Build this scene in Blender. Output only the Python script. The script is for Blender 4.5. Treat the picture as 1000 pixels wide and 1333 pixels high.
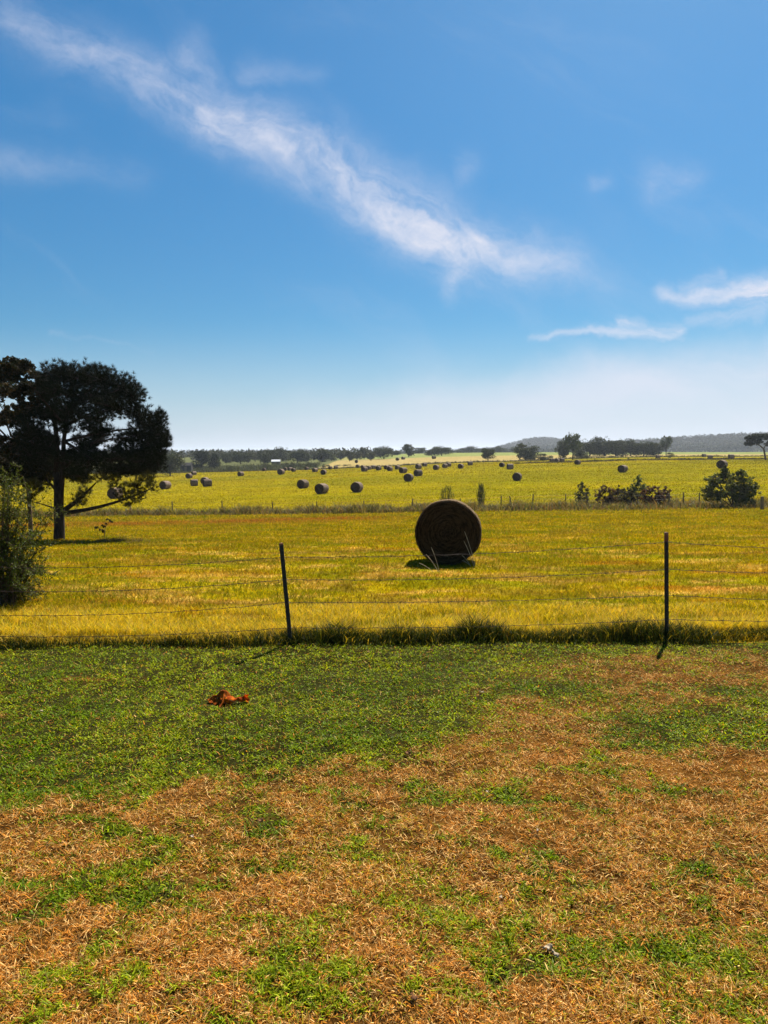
import bpy, math, random
import numpy as np
from mathutils import Vector, Matrix

# ------------------------------------------------------------------ clear
for o in list(bpy.data.objects): bpy.data.objects.remove(o)
C = bpy.context.scene.collection
SC = bpy.context.scene
R = math.radians
random.seed(7)
RNG = np.random.default_rng(11)

# ------------------------------------------------------------------ camera
CAM_Z = 2.4
FPX = 960.0
PITCH = math.atan(74.5 / FPX)          # looking slightly down
cam_d = bpy.data.cameras.new('camera')
cam = bpy.data.objects.new('camera', cam_d); C.objects.link(cam)
cam_d.sensor_fit = 'VERTICAL'; cam_d.sensor_height = 36.0
cam_d.lens = 36.0 * FPX / 1333.0
cam_d.clip_start = 0.05; cam_d.clip_end = 20000
cam.location = (0, 0, CAM_Z)
cam.rotation_euler = (math.pi / 2 - PITCH, 0, 0)
SC.camera = cam

# ------------------------------------------------------------------ light
SUN_AZ = R(24)        # clockwise from +Y (the view direction), towards +X
SUN_EL = R(52)
sd = bpy.data.lights.new('sun', 'SUN'); sd.energy = 5.0; sd.angle = R(0.55); sd.color = (1.0, 0.93, 0.82)
sun = bpy.data.objects.new('sun', sd); C.objects.link(sun)
sv = Vector((math.sin(SUN_AZ) * math.cos(SUN_EL), math.cos(SUN_AZ) * math.cos(SUN_EL), math.sin(SUN_EL)))
sun.rotation_euler = sv.to_track_quat('Z', 'Y').to_euler()
sun.location = (0, 0, 60)

SC.view_settings.view_transform = 'Standard'
SC.view_settings.look = 'None'
SC.view_settings.exposure = 1.2
SC.view_settings.gamma = 1.0
SC.view_settings.use_curve_mapping = False
SC.render.engine = 'CYCLES'
cy = SC.cycles
cy.max_bounces = 5; cy.diffuse_bounces = 2; cy.glossy_bounces = 2
cy.transmission_bounces = 3; cy.transparent_max_bounces = 6; cy.volume_bounces = 0
cy.use_denoising = True; cy.denoiser = 'OPENIMAGEDENOISE'; cy.denoising_input_passes = 'RGB_ALBEDO_NORMAL'; cy.denoising_prefilter = 'ACCURATE'
cy.sample_clamp_indirect = 4.0

def px_dir(x, y):
    a = (x - 500.0) / FPX; b = (666.5 - y) / FPX
    cp, sp = math.cos(PITCH), math.sin(PITCH)
    return (a, cp + b * sp, -sp + b * cp)
def px_uv(x, y):
    d = px_dir(x, y); return d[0] / d[1], d[2] / d[1]

# ------------------------------------------------------------------ world
world = bpy.data.worlds.new('World'); SC.world = world; world.use_nodes = True
wn = world.node_tree; wn.nodes.clear()
class G:
    """tiny helper for math graphs"""
    def __init__(s, t): s.t = t
    def n(s, k): return s.t.nodes.new(k)
    def l(s, a, b): s.t.links.new(a, b)
    def m(s, op, a, b=None, c=None, clamp=False):
        x = s.n('ShaderNodeMath'); x.operation = op; x.use_clamp = clamp
        for i, v in enumerate((a, b, c)):
            if v is None: continue
            if isinstance(v, (int, float)): x.inputs[i].default_value = v
            else: s.l(v, x.inputs[i])
        return x.outputs[0]
    def xyz(s, a, b, c):
        x = s.n('ShaderNodeCombineXYZ')
        for i, v in enumerate((a, b, c)):
            if isinstance(v, (int, float)): x.inputs[i].default_value = v
            else: s.l(v, x.inputs[i])
        return x.outputs[0]
    def noise(s, vec, scale, detail=4, rough=.55, dist=0.0, dim='3D', col=False):
        x = s.n('ShaderNodeTexNoise'); x.noise_dimensions = dim
        x.inputs['Scale'].default_value = scale; x.inputs['Detail'].default_value = detail
        x.inputs['Roughness'].default_value = rough; x.inputs['Distortion'].default_value = dist
        if vec is not None: s.l(vec, x.inputs['Vector'])
        return x.outputs['Color' if col else 'Fac']
    def rng(s, v, a, b, c=0.0, d=1.0, smooth=True):
        x = s.n('ShaderNodeMapRange'); x.interpolation_type = 'SMOOTHSTEP' if smooth else 'LINEAR'
        s.l(v, x.inputs[0])
        for i, q in enumerate((a, b, c, d)): x.inputs[i + 1].default_value = q
        return x.outputs[0]
    def mix(s, f, a, b, bt='MIX'):
        x = s.n('ShaderNodeMix'); x.data_type = 'RGBA'; x.blend_type = bt
        for i, v in ((0, f), (6, a), (7, b)):
            if isinstance(v, (int, float)): x.inputs[i].default_value = v
            elif isinstance(v, tuple): x.inputs[i].default_value = (*v[:3], 1)
            else: s.l(v, x.inputs[i])
        return x.outputs[2]

g = G(wn)
sky = g.n('ShaderNodeTexSky'); sky.sky_type = 'NISHITA'; sky.sun_disc = False
sky.sun_elevation = SUN_EL; sky.sun_rotation = SUN_AZ
sky.altitude = 300; sky.air_density = 1.0; sky.dust_density = 0.6; sky.ozone_density = 2.2
hs = g.n('ShaderNodeHueSaturation'); hs.inputs['Saturation'].default_value = 1.18; hs.inputs['Value'].default_value = 1.0
g.l(g.mix(1.0, sky.outputs[0], (.60, .87, 1.0), 'MULTIPLY'), hs.inputs['Color'])
tc = g.n('ShaderNodeTexCoord')
sep = g.n('ShaderNodeSeparateXYZ'); g.l(tc.outputs['Generated'], sep.inputs[0])
dx, dy, dz = sep.outputs
ysafe = g.m('MAXIMUM', dy, 0.04)
u0 = g.m('DIVIDE', dx, ysafe); v0 = g.m('DIVIDE', dz, ysafe)
P0 = g.xyz(u0, v0, 0.0)
warp = g.noise(P0, 5.0, 6, .6, 0, '3D', True)
ws = g.n('ShaderNodeSeparateXYZ'); g.l(warp, ws.inputs[0])
u = g.m('ADD', u0, g.m('MULTIPLY', g.m('SUBTRACT', ws.outputs[0], .5), .10))
v = g.m('ADD', v0, g.m('MULTIPLY', g.m('SUBTRACT', ws.outputs[1], .5), .10))
def seg(p0, p1, w0, w1, s0, s1):
    a = px_uv(*p0); b = px_uv(*p1); d = (b[0] - a[0], b[1] - a[1]); L2 = d[0] ** 2 + d[1] ** 2
    w0 *= .88 / FPX; w1 *= .88 / FPX
    ru = g.m('SUBTRACT', u, a[0]); rv = g.m('SUBTRACT', v, a[1])
    t = g.m('ADD', g.m('MULTIPLY', ru, d[0] / L2), g.m('MULTIPLY', rv, d[1] / L2), clamp=True)
    eu = g.m('SUBTRACT', ru, g.m('MULTIPLY', t, d[0])); ev = g.m('SUBTRACT', rv, g.m('MULTIPLY', t, d[1]))
    q = g.m('ADD', g.m('MULTIPLY', eu, eu), g.m('MULTIPLY', ev, ev))
    w = g.m('MULTIPLY_ADD', t, w1 - w0, w0)
    e = g.m('EXPONENT', g.m('MULTIPLY', g.m('DIVIDE', q, g.m('MULTIPLY', w, w)), -1.0))
    return g.m('MULTIPLY', e, g.m('MULTIPLY_ADD', t, s1 - s0, s0))
segs = [((20, 20), (150, 85), 34, 36, .34, .42), ((150, 85), (260, 125), 32, 42, .40, .62),
        ((250, 70), (285, 100), 24, 20, .42, .34), ((330, 92), (415, 108), 22, 14, .20, .10), ((270, 140), (400, 205), 34, 36, .78, .70),
        ((400, 205), (520, 275), 38, 42, .78, .92), ((520, 275), (610, 325), 44, 40, .92, .95),
        ((610, 325), (725, 350), 42, 36, .9, .42), ((605, 320), (590, 385), 34, 14, .8, .25),
        ((710, 350), (790, 375), 26, 18, .35, .14),
        ((0, 205), (180, 225), 30, 22, .20, .08), ((860, 225), (905, 228), 26, 20, .26, .22),
        ((770, 233), (785, 230), 14, 12, .2, .15),
        ((600, 215), (590, 240), 20, 16, .2, .1), ((60, 430), (210, 452), 4, 3, .12, .05)]
acc = None
for s_ in segs:
    e = seg(*s_); acc = e if acc is None else g.m('MAXIMUM', acc, e)
# fibrous texture, drawn out along the streak
ang = R(-31)
ur = g.m('ADD', g.m('MULTIPLY', u, math.cos(ang)), g.m('MULTIPLY', v, math.sin(ang)))
vr = g.m('SUBTRACT', g.m('MULTIPLY', v, math.cos(ang)), g.m('MULTIPLY', u, math.sin(ang)))
fib = g.noise(g.xyz(g.m('MULTIPLY', ur, 5.5), g.m('MULTIPLY', vr, 15.0), 0.0), 1.0, 9, .60, .7)
fib2 = g.noise(g.xyz(g.m('MULTIPLY', ur, 9.0), g.m('MULTIPLY', vr, 9.0), 3.0), 1.0, 8, .62, .4)
fib3 = g.noise(g.xyz(g.m('MULTIPLY', ur, 34.0), g.m('MULTIPLY', vr, 60.0), 5.0), 1.0, 6, .6, .8)
fb = g.m('ADD', g.m('ADD', g.m('MULTIPLY', fib, .50), g.m('MULTIPLY', fib2, .34)), g.m('MULTIPLY', fib3, .16))
fb = g.rng(fb, .34, .66, .14, 1.32)
cl = g.m('MULTIPLY', acc, fb)
# small flat clouds to the right, drawn out along the horizon
acc2 = None
for s_ in [((865, 378), (1005, 385), 11, 20, .45, .85), ((885, 366), (940, 362), 8, 10, .4, .45),
           ((760, 436), (885, 428), 8, 12, .42, .70), ((800, 424), (830, 420), 8, 8, .5, .5),
           ((700, 441), (770, 438), 4, 6, .25, .5), ((900, 415), (990, 410), 12, 12, .22, .3)]:
    e = seg(*s_); acc2 = e if acc2 is None else g.m('MAXIMUM', acc2, e)
fh = g.noise(g.xyz(g.m('MULTIPLY', u, 9.0), g.m('MULTIPLY', v, 34.0), 7.0), 1.0, 8, .62, .5)
cl2 = g.m('MULTIPLY', acc2, g.rng(fh, .32, .62, .3, 1.25))
# pale veil low in the sky, higher to the right
vl = px_uv(230, 545); vr_ = px_uv(1000, 436)
k = (vr_[1] - vl[1]) / (vr_[0] - vl[0])
line = g.m('MULTIPLY_ADD', u0, k, vl[1] - k * vl[0])
below = g.m('SUBTRACT', line, v)
veil = g.m('MULTIPLY', g.rng(below, -.03, .05), g.rng(u0, -.45, .42, .28, .88))
veil = g.m('MULTIPLY', g.m('MULTIPLY', veil, g.rng(v0, .0, .2, .75, 1.0)), g.rng(g.noise(g.xyz(g.m('MULTIPLY', u, 3.0), g.m('MULTIPLY', v, 14.0), 1.0), 1.0, 5, .55, .4), .3, .7, .7, 1.1))
low = g.rng(v0, -.01, .19, .82, 0.0)
wisp = g.m('MULTIPLY', g.rng(g.noise(g.xyz(g.m('MULTIPLY', ur, 2.2), g.m('MULTIPLY', vr, 7.0), 9.0), 1.0, 6, .6, .6), .52, .8), .10)
tot = g.m('ADD', g.m('MAXIMUM', g.m('MAXIMUM', cl, cl2), veil), wisp)
tot = g.m('MULTIPLY', tot, g.rng(dy, .05, .3))
tot = g.m('MINIMUM', tot, .94)
CLOUD = (6.5, 6.7, 7.7)
HAZEC = (4.7, 5.5, 6.6)
kd = g.rng(v0, .08, .55, .80, .95)
col = g.mix(1.0, hs.outputs[0], g.xyz(g.m('MULTIPLY', kd, 1.0), g.m('MULTIPLY', kd, .98), g.m('MULTIPLY', kd, .95)), 'MULTIPLY')
col = g.mix(low, col, HAZEC)
col = g.mix(tot, col, CLOUD)
bg = g.n('ShaderNodeBackground'); bg.inputs['Strength'].default_value = 0.05
g.l(col, bg.inputs['Color'])
wo = g.n('ShaderNodeOutputWorld'); g.l(bg.outputs[0], wo.inputs['Surface'])

# ------------------------------------------------------------------ numeric noise
def vnoise(x, y, seed=0):
    x = np.asarray(x, float); y = np.asarray(y, float)
    tab = np.random.default_rng(1000 + seed).random(4096)
    xi = np.floor(x).astype(np.int64); yi = np.floor(y).astype(np.int64)
    fx = x - xi; fy = y - yi; fx = fx * fx * (3 - 2 * fx); fy = fy * fy * (3 - 2 * fy)
    h = lambda a, b: tab[((a * 374761393 + b * 668265263) ^ ((a * 73856093) >> 3)) & 4095]
    return (h(xi, yi) * (1 - fx) + h(xi + 1, yi) * fx) * (1 - fy) + (h(xi, yi + 1) * (1 - fx) + h(xi + 1, yi + 1) * fx) * fy
def fbm(x, y, seed=0, oct=4, rough=.5):
    a = 1.0; s = 0; tot = 0
    for i in range(oct):
        s = s + a * vnoise(x * 2 ** i + 17.3 * i, y * 2 ** i - 9.1 * i, seed + i); tot += a; a *= rough
    return s / tot
def sstep(x, a, b):
    t = np.clip((x - a) / (b - a), 0, 1); return t * t * (3 - 2 * t)

# ------------------------------------------------------------------ terrain
_pd = [0, 6, 9, 12, 16.5, 20, 25, 32, 40, 50, 60, 68, 80, 100, 130, 165, 206, 262, 300, 360, 480, 600, 800, 1300, 2000, 3500, 9000]
_pv = [2.40, 2.40, 2.40, 2.42, 2.48, 2.62, 2.92, 3.38, 3.88, 4.43, 4.88, 5.17, 5.3, 5.25, 4.9, 4.55, 4.3, 4.06, 3.6, 2.8, 1.1, -.6, 1.5, 5.0, 6, 8, 10]
_lq = np.linspace(0, math.log(9001), 900)
_sv = np.interp(np.exp(_lq) - 1, _pd, _pv)
_kn = np.exp(-np.linspace(-2, 2, 25) ** 2); _kn /= _kn.sum()
_sv = np.convolve(np.pad(_sv, 12, mode='edge'), _kn, mode='valid')
def ground_z(X, Y, fine=True):
    X = np.asarray(X, float); Y = np.asarray(Y, float)
    d = np.maximum(Y, 0.0)
    dep = np.interp(np.log(d + 1), _lq, _sv)
    A = np.interp(d, [0, 9, 16, 25, 40, 80, 130, 200, 300, 500, 1200], [0, 0, .08, .45, 1.0, 2.0, 3.0, 3.3, 2.9, 2.0, 0.0])
    dep = dep - A * np.tanh(X / 70.0)
    z = CAM_Z - dep
    def bump(cx, cy_, sx, sy, h):
        return h * np.exp(-((X - cx) / sx) ** 2 - ((Y - cy_) / sy) ** 2)
    z = z + bump(800, 1500, 420, 330, 38) + bump(400, 1900, 95, 200, 33) + bump(250, 2200, 500, 300, 12)
    if fine:
        near = np.exp(-np.maximum(Y - 9, 0) / 60.0)
        z = z + (fbm(X * .9, Y * .9, 3) - .5) * np.where(Y < 9, .05, .10) * np.clip(near, .15, 1)
        z = z + (fbm(X * .04, Y * .05, 8) - .5) * .5 * sstep(Y, 18, 90)
        z = z + (fbm(X * 5, Y * 5, 5, 3) - .5) * .035 * np.exp(-np.maximum(Y, 0) / 30.0)
    return z
def gz(x, y): return float(ground_z(np.array([x]), np.array([y]))[0])
def at(x, y, dmin=1.0, dmax=3000.0):
    """where the ray through photo pixel (x, y) first meets the ground"""
    d = px_dir(x, y)
    t = np.exp(np.linspace(math.log(dmin), math.log(dmax), 9000)) / d[1]
    z = CAM_Z + d[2] * t - ground_z(d[0] * t, d[1] * t)
    i = int(np.argmax(z < 0)) if (z < 0).any() else len(t) - 1
    tt = t[i]; X, Y = d[0] * tt, d[1] * tt
    return X, Y, gz(X, Y)
def atd(x, Y):
    """ground point in photo column x at forward distance Y"""
    X = px_uv(x, 583)[0] * Y; return X, Y, gz(X, Y)
def zpx(y, Y):
    """height of photo row y at distance Y"""
    return CAM_Z + px_uv(500, y)[1] * Y

# ------------------------------------------------------------------ materials
def new_mat(name):
    m = bpy.data.materials.new(name); m.use_nodes = True; m.node_tree.nodes.clear(); return m, G(m.node_tree)
def out_mat(g, sh, disp=None):
    o = g.n('ShaderNodeOutputMaterial'); g.l(sh, o.inputs['Surface'])
def bsdf(g, col, rough=.8, spec=.3, normal=None, metal=0.0):
    b = g.n('ShaderNodeBsdfPrincipled')
    if isinstance(col, tuple): b.inputs['Base Color'].default_value = (*col[:3], 1)
    else: g.l(col, b.inputs['Base Color'])
    if isinstance(rough, (int, float)): b.inputs['Roughness'].default_value = rough
    else: g.l(rough, b.inputs['Roughness'])
    b.inputs['Specular IOR Level'].default_value = spec; b.inputs['Metallic'].default_value = metal
    if normal is not None: g.l(normal, b.inputs['Normal'])
    return b.outputs[0]
def bump(g, h, strength=.5, dist=.02):
    b = g.n('ShaderNodeBump'); b.inputs['Strength'].default_value = strength; b.inputs['Distance'].default_value = dist
    g.l(h, b.inputs['Height']); return b.outputs[0]

def foliage_mat(name, trans=.35, rough=.5, spec=.35, tint=(1, 1, 1), tcol=(1.25, 1.15, .5)):
    """leaf and blade material: the colour of each leaf is stored in the mesh"""
    m, g = new_mat(name)
    a = g.n('ShaderNodeAttribute'); a.attribute_name = 'Col'
    c = g.mix(1.0, a.outputs['Color'], tint, 'MULTIPLY')
    s1 = bsdf(g, c, rough, spec)
    t = g.n('ShaderNodeBsdfTranslucent'); g.l(g.mix(1.0, c, tcol, 'MULTIPLY'), t.inputs[0])
    mx = g.n('ShaderNodeMixShader'); mx.inputs[0].default_value = trans
    g.l(s1, mx.inputs[1]); g.l(t.outputs[0], mx.inputs[2]); out_mat(g, mx.outputs[0]); return m
M_BLADE = foliage_mat('grass_blade', .42, .5, .08)
M_STRAWBLADE = foliage_mat('dry_blade', .30, .7, .06, tcol=(1.15, 1.0, .7))
M_FIELD = foliage_mat('field_blade', .42, .9, .0)
M_BUSH = foliage_mat('bush_leaf', .38, .6, .1)
M_LEAF = foliage_mat('leaf', .30, .55, .08)
M_NEEDLE = foliage_mat('needle', .05, .6, .05)
M_FARLEAF = foliage_mat('far_leaf', .15, .8, .05)

def ground_mat():
    m, g = new_mat('soil_and_turf')
    a = g.n('ShaderNodeAttribute'); a.attribute_name = 'Col'
    geo = g.n('ShaderNodeNewGeometry')
    n1 = g.noise(geo.outputs['Position'], 38.0, 6, .7)
    n2 = g.noise(geo.outputs['Position'], 4.0, 5, .6)
    mp = g.n('ShaderNodeMapping'); g.l(geo.outputs['Position'], mp.inputs[0]); mp.inputs['Scale'].default_value = (.35, 1.1, 1)
    n3 = g.noise(mp.outputs[0], .9, 9, .68)
    k = g.m('MULTIPLY', g.rng(n1, .3, .7, .62, 1.38), g.m('MULTIPLY', g.rng(n2, .3, .7, .82, 1.18), g.rng(n3, .35, .65, .72, 1.3)))
    c = g.mix(1.0, a.outputs['Color'], g.xyz(k, k, k), 'MULTIPLY')
    out_mat(g, bsdf(g, c, .95, .0, bump(g, g.m('ADD', n1, n2), .7, .03))); return m
M_GROUND = ground_mat()

def bark_mat(name, c1, c2, sc=14):
    m, g = new_mat(name)
    tcd = g.n('ShaderNodeTexCoord'); mp = g.n('ShaderNodeMapping'); mp.inputs['Scale'].default_value = (1, 1, .25)
    g.l(tcd.outputs['Object'], mp.inputs[0])
    n = g.noise(mp.outputs[0], sc, 6, .65)
    out_mat(g, bsdf(g, g.mix(g.rng(n, .35, .65), c1, c2), .9, .1, bump(g, n, .8, .02))); return m
M_BARK = bark_mat('bark', (.012, .009, .007), (.040, .030, .022))
M_TWIG = bark_mat('twig_bark', (.05, .035, .022), (.12, .085, .055), 30)

# ------------------------------------------------------------------ mesh helpers
def mesh_np(name, verts, quads=None, tris=None, cols=None, smooth=False):
    me = bpy.data.meshes.new(name)
    verts = np.asarray(verts, np.float32)
    me.vertices.add(len(verts)); me.vertices.foreach_set('co', verts.ravel())
    q = np.zeros((0, 4), np.int32) if quads is None else np.asarray(quads, np.int32)
    t = np.zeros((0, 3), np.int32) if tris is None else np.asarray(tris, np.int32)
    me.loops.add(q.size + t.size); me.loops.foreach_set('vertex_index', np.concatenate([q.ravel(), t.ravel()]))
    me.polygons.add(len(q) + len(t))
    st = np.concatenate([np.arange(len(q)) * 4, q.size + np.arange(len(t)) * 3]).astype(np.int32)
    me.polygons.foreach_set('loop_start', st)
    me.polygons.foreach_set('use_smooth', np.full(len(q) + len(t), smooth))
    if cols is not None:
        at_ = me.attributes.new('Col', 'FLOAT_COLOR', 'POINT')
        c4 = np.ones((len(verts), 4), np.float32); c4[:, :3] = cols; at_.data.foreach_set('color', c4.ravel())
    me.update(calc_edges=True); me.validate()
    return me
def link(name, me, mats, parent=None, loc=None):
    o = bpy.data.objects.new(name, me); C.objects.link(o)
    if me is not None and not me.materials:
        for m in (mats if isinstance(mats, (list, tuple)) else [mats]): me.materials.append(m)
    if parent is not None: o.parent = parent
    if loc is not None: o.location = loc
    return o
def empty(name, loc):
    o = bpy.data.objects.new(name, None); C.objects.link(o); o.location = loc; o.empty_display_size = .2; return o
def tag(o, label=None, cat=None, group=None, kind=None):
    if label: o['label'] = label
    if cat: o['category'] = cat
    if group: o['group'] = group
    if kind: o['kind'] = kind
    return o

class Acc:
    """collects loose pieces into one mesh"""
    def __init__(s): s.v = []; s.q = []; s.t = []; s.c = []; s.n = 0
    def add(s, v, q=None, t=None, c=None):
        v = np.asarray(v, np.float32).reshape(-1, 3)
        if q is not None and len(q): s.q.append(np.asarray(q).reshape(-1, 4) + s.n)
        if t is not None and len(t): s.t.append(np.asarray(t).reshape(-1, 3) + s.n)
        if c is not None: s.c.append(np.broadcast_to(np.asarray(c, np.float32), v.shape))
        s.v.append(v); s.n += len(v)
    def mesh(s, name, smooth=False):
        return mesh_np(name, np.concatenate(s.v), np.concatenate(s.q) if s.q else None,
                       np.concatenate(s.t) if s.t else None, np.concatenate(s.c) if s.c else None, smooth)
def tube(acc, pts, radii, n=6, cap=True, c=None):
    pts = [Vector(p) for p in pts]; rings = []
    for i, p in enumerate(pts):
        a = pts[max(i - 1, 0)]; b = pts[min(i + 1, len(pts) - 1)]
        d = (b - a).normalized() if (b - a).length > 1e-9 else Vector((0, 0, 1))
        up = Vector((0, 0, 1)) if abs(d.z) < .9 else Vector((1, 0, 0))
        x = d.cross(up).normalized(); y = d.cross(x).normalized()
        for k in range(n):
            t = 2 * math.pi * k / n
            rings.append(p + (x * math.cos(t) + y * math.sin(t)) * radii[i])
    q = [[i * n + k, i * n + (k + 1) % n, (i + 1) * n + (k + 1) % n, (i + 1) * n + k] for i in range(len(pts) - 1) for k in range(n)]
    t = []
    if cap:
        L = len(rings); rings += [pts[0], pts[-1]]
        for k in range(n):
            t.append([L, (k + 1) % n, k]); b = (len(pts) - 1) * n; t.append([L + 1, b + k, b + (k + 1) % n])
    acc.add([tuple(r) for r in rings], q, t, c)

def blades(P, L, W, az, lean, col, droop=.35, tipcol=None, rng=RNG):
    """grass blades: 5 vertices each (tapered, bent). P (N,3) base, az heading of the lean"""
    N = len(P); L = np.broadcast_to(L, N); W = np.broadcast_to(W, N)
    h = np.stack([np.cos(az), np.sin(az), np.zeros(N)], 1)
    fa = rng.random(N) * np.pi
    s = np.stack([np.cos(fa), np.sin(fa), np.zeros(N)], 1) * (W * .5)[:, None]
    sl = np.sin(lean); cl_ = np.cos(lean)
    up = np.array([0, 0, 1.0])
    mid = P + (h * sl[:, None] + up * cl_[:, None]) * (L * .55)[:, None]
    l2 = np.minimum(lean + droop, 1.75)
    tip = mid + (h * np.sin(l2)[:, None] + up * np.cos(l2)[:, None]) * (L * .5)[:, None]
    V = np.stack([P - s, P + s, mid + s * .8, mid - s * .8, tip], 1).reshape(-1, 3)
    b = np.arange(N)[:, None] * 5
    Q = b + np.array([0, 1, 2, 3]); T = b + np.array([3, 2, 4])
    tc_ = col if tipcol is None else tipcol
    Cc = np.stack([col * .85, col * .85, col, col, tc_], 1).reshape(-1, 3)
    return V, Q, T, Cc
def jitter(base, n, amt=.2, hue=.12, rng=RNG):
    base = np.asarray(base, float)
    k = 1 + (rng.random((n, 1)) - .5) * 2 * amt; h = 1 + (rng.random((n, 3)) - .5) * 2 * hue
    return base * k * h

# ------------------------------------------------------------------ ground sheets
def lawn_green(X, Y):
    """0 dry ... 1 green, the mown lawn this side of the fence"""
    X = X / 1.022; Y = Y / 1.022
    n = fbm(X * .9, Y * 1.1, 21, 5, .6) - .5
    n3 = fbm(X * 9, Y * 10, 27, 3, .6) - .5
    n2 = fbm(X * 3.1, Y * 3.6, 25, 4, .6) - .5
    edge = 5.25 + .35 * np.tanh((X + 1.2) / .8) + .1 * X
    gmask = sstep(Y + n * .9 + n2 * .5, edge - .15, edge + .55)
    right = sstep(X + n * 2.2 + n2 * 1.3 + n3 * .5 + .45 * (6.8 - Y), .1, 2.3) * (1 - .8 * sstep(Y + n * 1.0, 8.3, 9.0))
    a = gmask * (1.15 - .72 * right)
    def blob(cx, cy_, sx, sy, h): return h * np.exp(-((X - cx) / sx) ** 2 - ((Y - cy_) / sy) ** 2)
    a = a + blob(2.6, 6.15, 1.0, .42, .85) + blob(1.7, 7.2, .5, .25, .5) + blob(3.6, 6.9, .7, .4, .4) + blob(.75, 4.86, .45, .1, .7)
    a = a - blob(-3.15, 7.55, .55, .10, .8) - blob(-3.5, 6.5, .35, .12, .7) - blob(1.25, 6.7, .45, .5, .4) - blob(-3.9, 7.1, .5, .25, .4)
    # tufts in the dry part
    a = a + blob(-1.65, 4.42, .12, .09, 1.1) + blob(-1.28, 3.78, .2, .1, 1.1) + blob(-1.55, 3.95, .12, .09, .8) \
        + blob(-.55, 4.0, .16, .08, .6) + blob(-.75, 3.98, .12, .08, .7) + blob(-1.75, 3.78, .1, .07, .7) + blob(.2, 5.05, .1, .1, .8) \
        + blob(-.35, 3.3, .2, .1, .25) + blob(.7, 3.25, .3, .14, .5) + blob(1.3, 3.35, .2, .12, .7) + blob(-1.5, 3.15, .25, .08, .8) \
        + blob(.3, 3.75, .3, .15, .35) + blob(.85, 5.0, .1, .05, .7) + blob(-.02, 4.12, .1, .08, .3) + blob(.4, 4.35, .09, .06, .8) + blob(1.35, 4.2, .3, .12, .35)
    a = a + blob(.4, 3.45, .8, .45, .30) + blob(1.5, 3.3, .5, .4, .30) + blob(-1.4, 4.1, .9, .45, .22) + blob(2.0, 4.4, .7, .4, .12) - blob(1.9, 7.4, .9, .7, .12) - blob(1.6, 6.2, .7, .35, .4) - blob(3.0, 7.6, .5, .15, .4)
    low = (sstep(fbm(X * 2.3, Y * 2.6, 31, 5, .62), .52, .70) * .42 + sstep(fbm(X * 6, Y * 7, 35, 3, .6), .58, .74) * .6) * (1 - gmask)
    return np.clip(a + low + n2 * .75 + n3 * .85, 0, 1)

C_DRY = np.array([.47, .205, .036]); C_DRY2 = np.array([.70, .45, .16]); C_SOIL = np.array([.075, .032, .011])
C_GREEN = np.array([.13, .20, .006]); C_GREEN2 = np.array([.29, .33, .010])
C_YEL = np.array([.29, .215, .004]); C_YEL2 = np.array([.175, .16, .004]); C_STRAW = np.array([.50, .31, .06]); C_RED = np.array([.34, .115, .012])

def field_col(X, Y):
    """turf colour of the hay fields beyond the fence"""
    X = np.asarray(X, float); Y = np.asarray(Y, float)
    sh = X.shape
    lg = lambda a: np.asarray(a)[..., None]
    n = .6 * fbm(X * .25, Y * .7, 41, 5, .65) + .4 * fbm(X * 1.3, Y * 2.1, 43, 4, .65); n2 = fbm(X * .8, Y * 2.4, 47, 6, .68)
    c = C_YEL * lg(1 - sstep(n, .42, .62)) + C_YEL2 * lg(sstep(n, .42, .62))
    str_ = sstep(n2, .53, .64) * np.interp(Y, [9, 12, 18, 28, 40, 60], [.3, .9, .9, .6, .4, .25])
    c = c * lg(1 - str_) + C_STRAW * .85 * lg(str_)
    red = sstep(fbm(X * .35, Y * 1.5, 53, 5, .6), .58, .74) * np.interp(Y, [9, 12, 16, 30, 80], [.2, .6, .55, .25, .15])
    c = c * lg(1 - red) + C_RED * lg(red)
    dk = np.maximum(sstep(fbm(X * 1.6, Y * 3.4, 57, 5, .65), .57, .68), .8 * sstep(fbm(X * .35, Y * 1.1, 59, 5, .7), .56, .66)) * np.interp(Y, [9, 11, 40, 70], [.2, .65, .5, .25])
    c = c * lg(1 - dk) + np.array([.13, .082, .014]) * lg(dk)
    for k_, w_ in ((0.0, .9), (1.9, .9), (9.5, .6), (11.4, .6)):
        t_ = np.exp(-((Y - (17.5 + k_ + .10 * X + .6 * np.sin(X * .12 + 1))) / .20) ** 2) * w_ * sstep(fbm(X * .5, Y * .2, 65), .2, .5) * .55
        c = c * lg(1 - t_) + np.array([.17, .095, .018]) * lg(t_)
    # the worn dirt track in front of the far fence
    tr = np.exp(-((Y - (52 + X * .12 + 3 * (fbm(X * .1, X * 0 + 3, 61) - .5))) / 4.8) ** 2) * (1 - sstep(X, -3, 4)) * sstep(fbm(X * .2, Y * .5, 63), .2, .5)
    c = c * lg(1 - tr) + np.array([.25, .105, .020]) * lg(tr)
    return c
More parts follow.
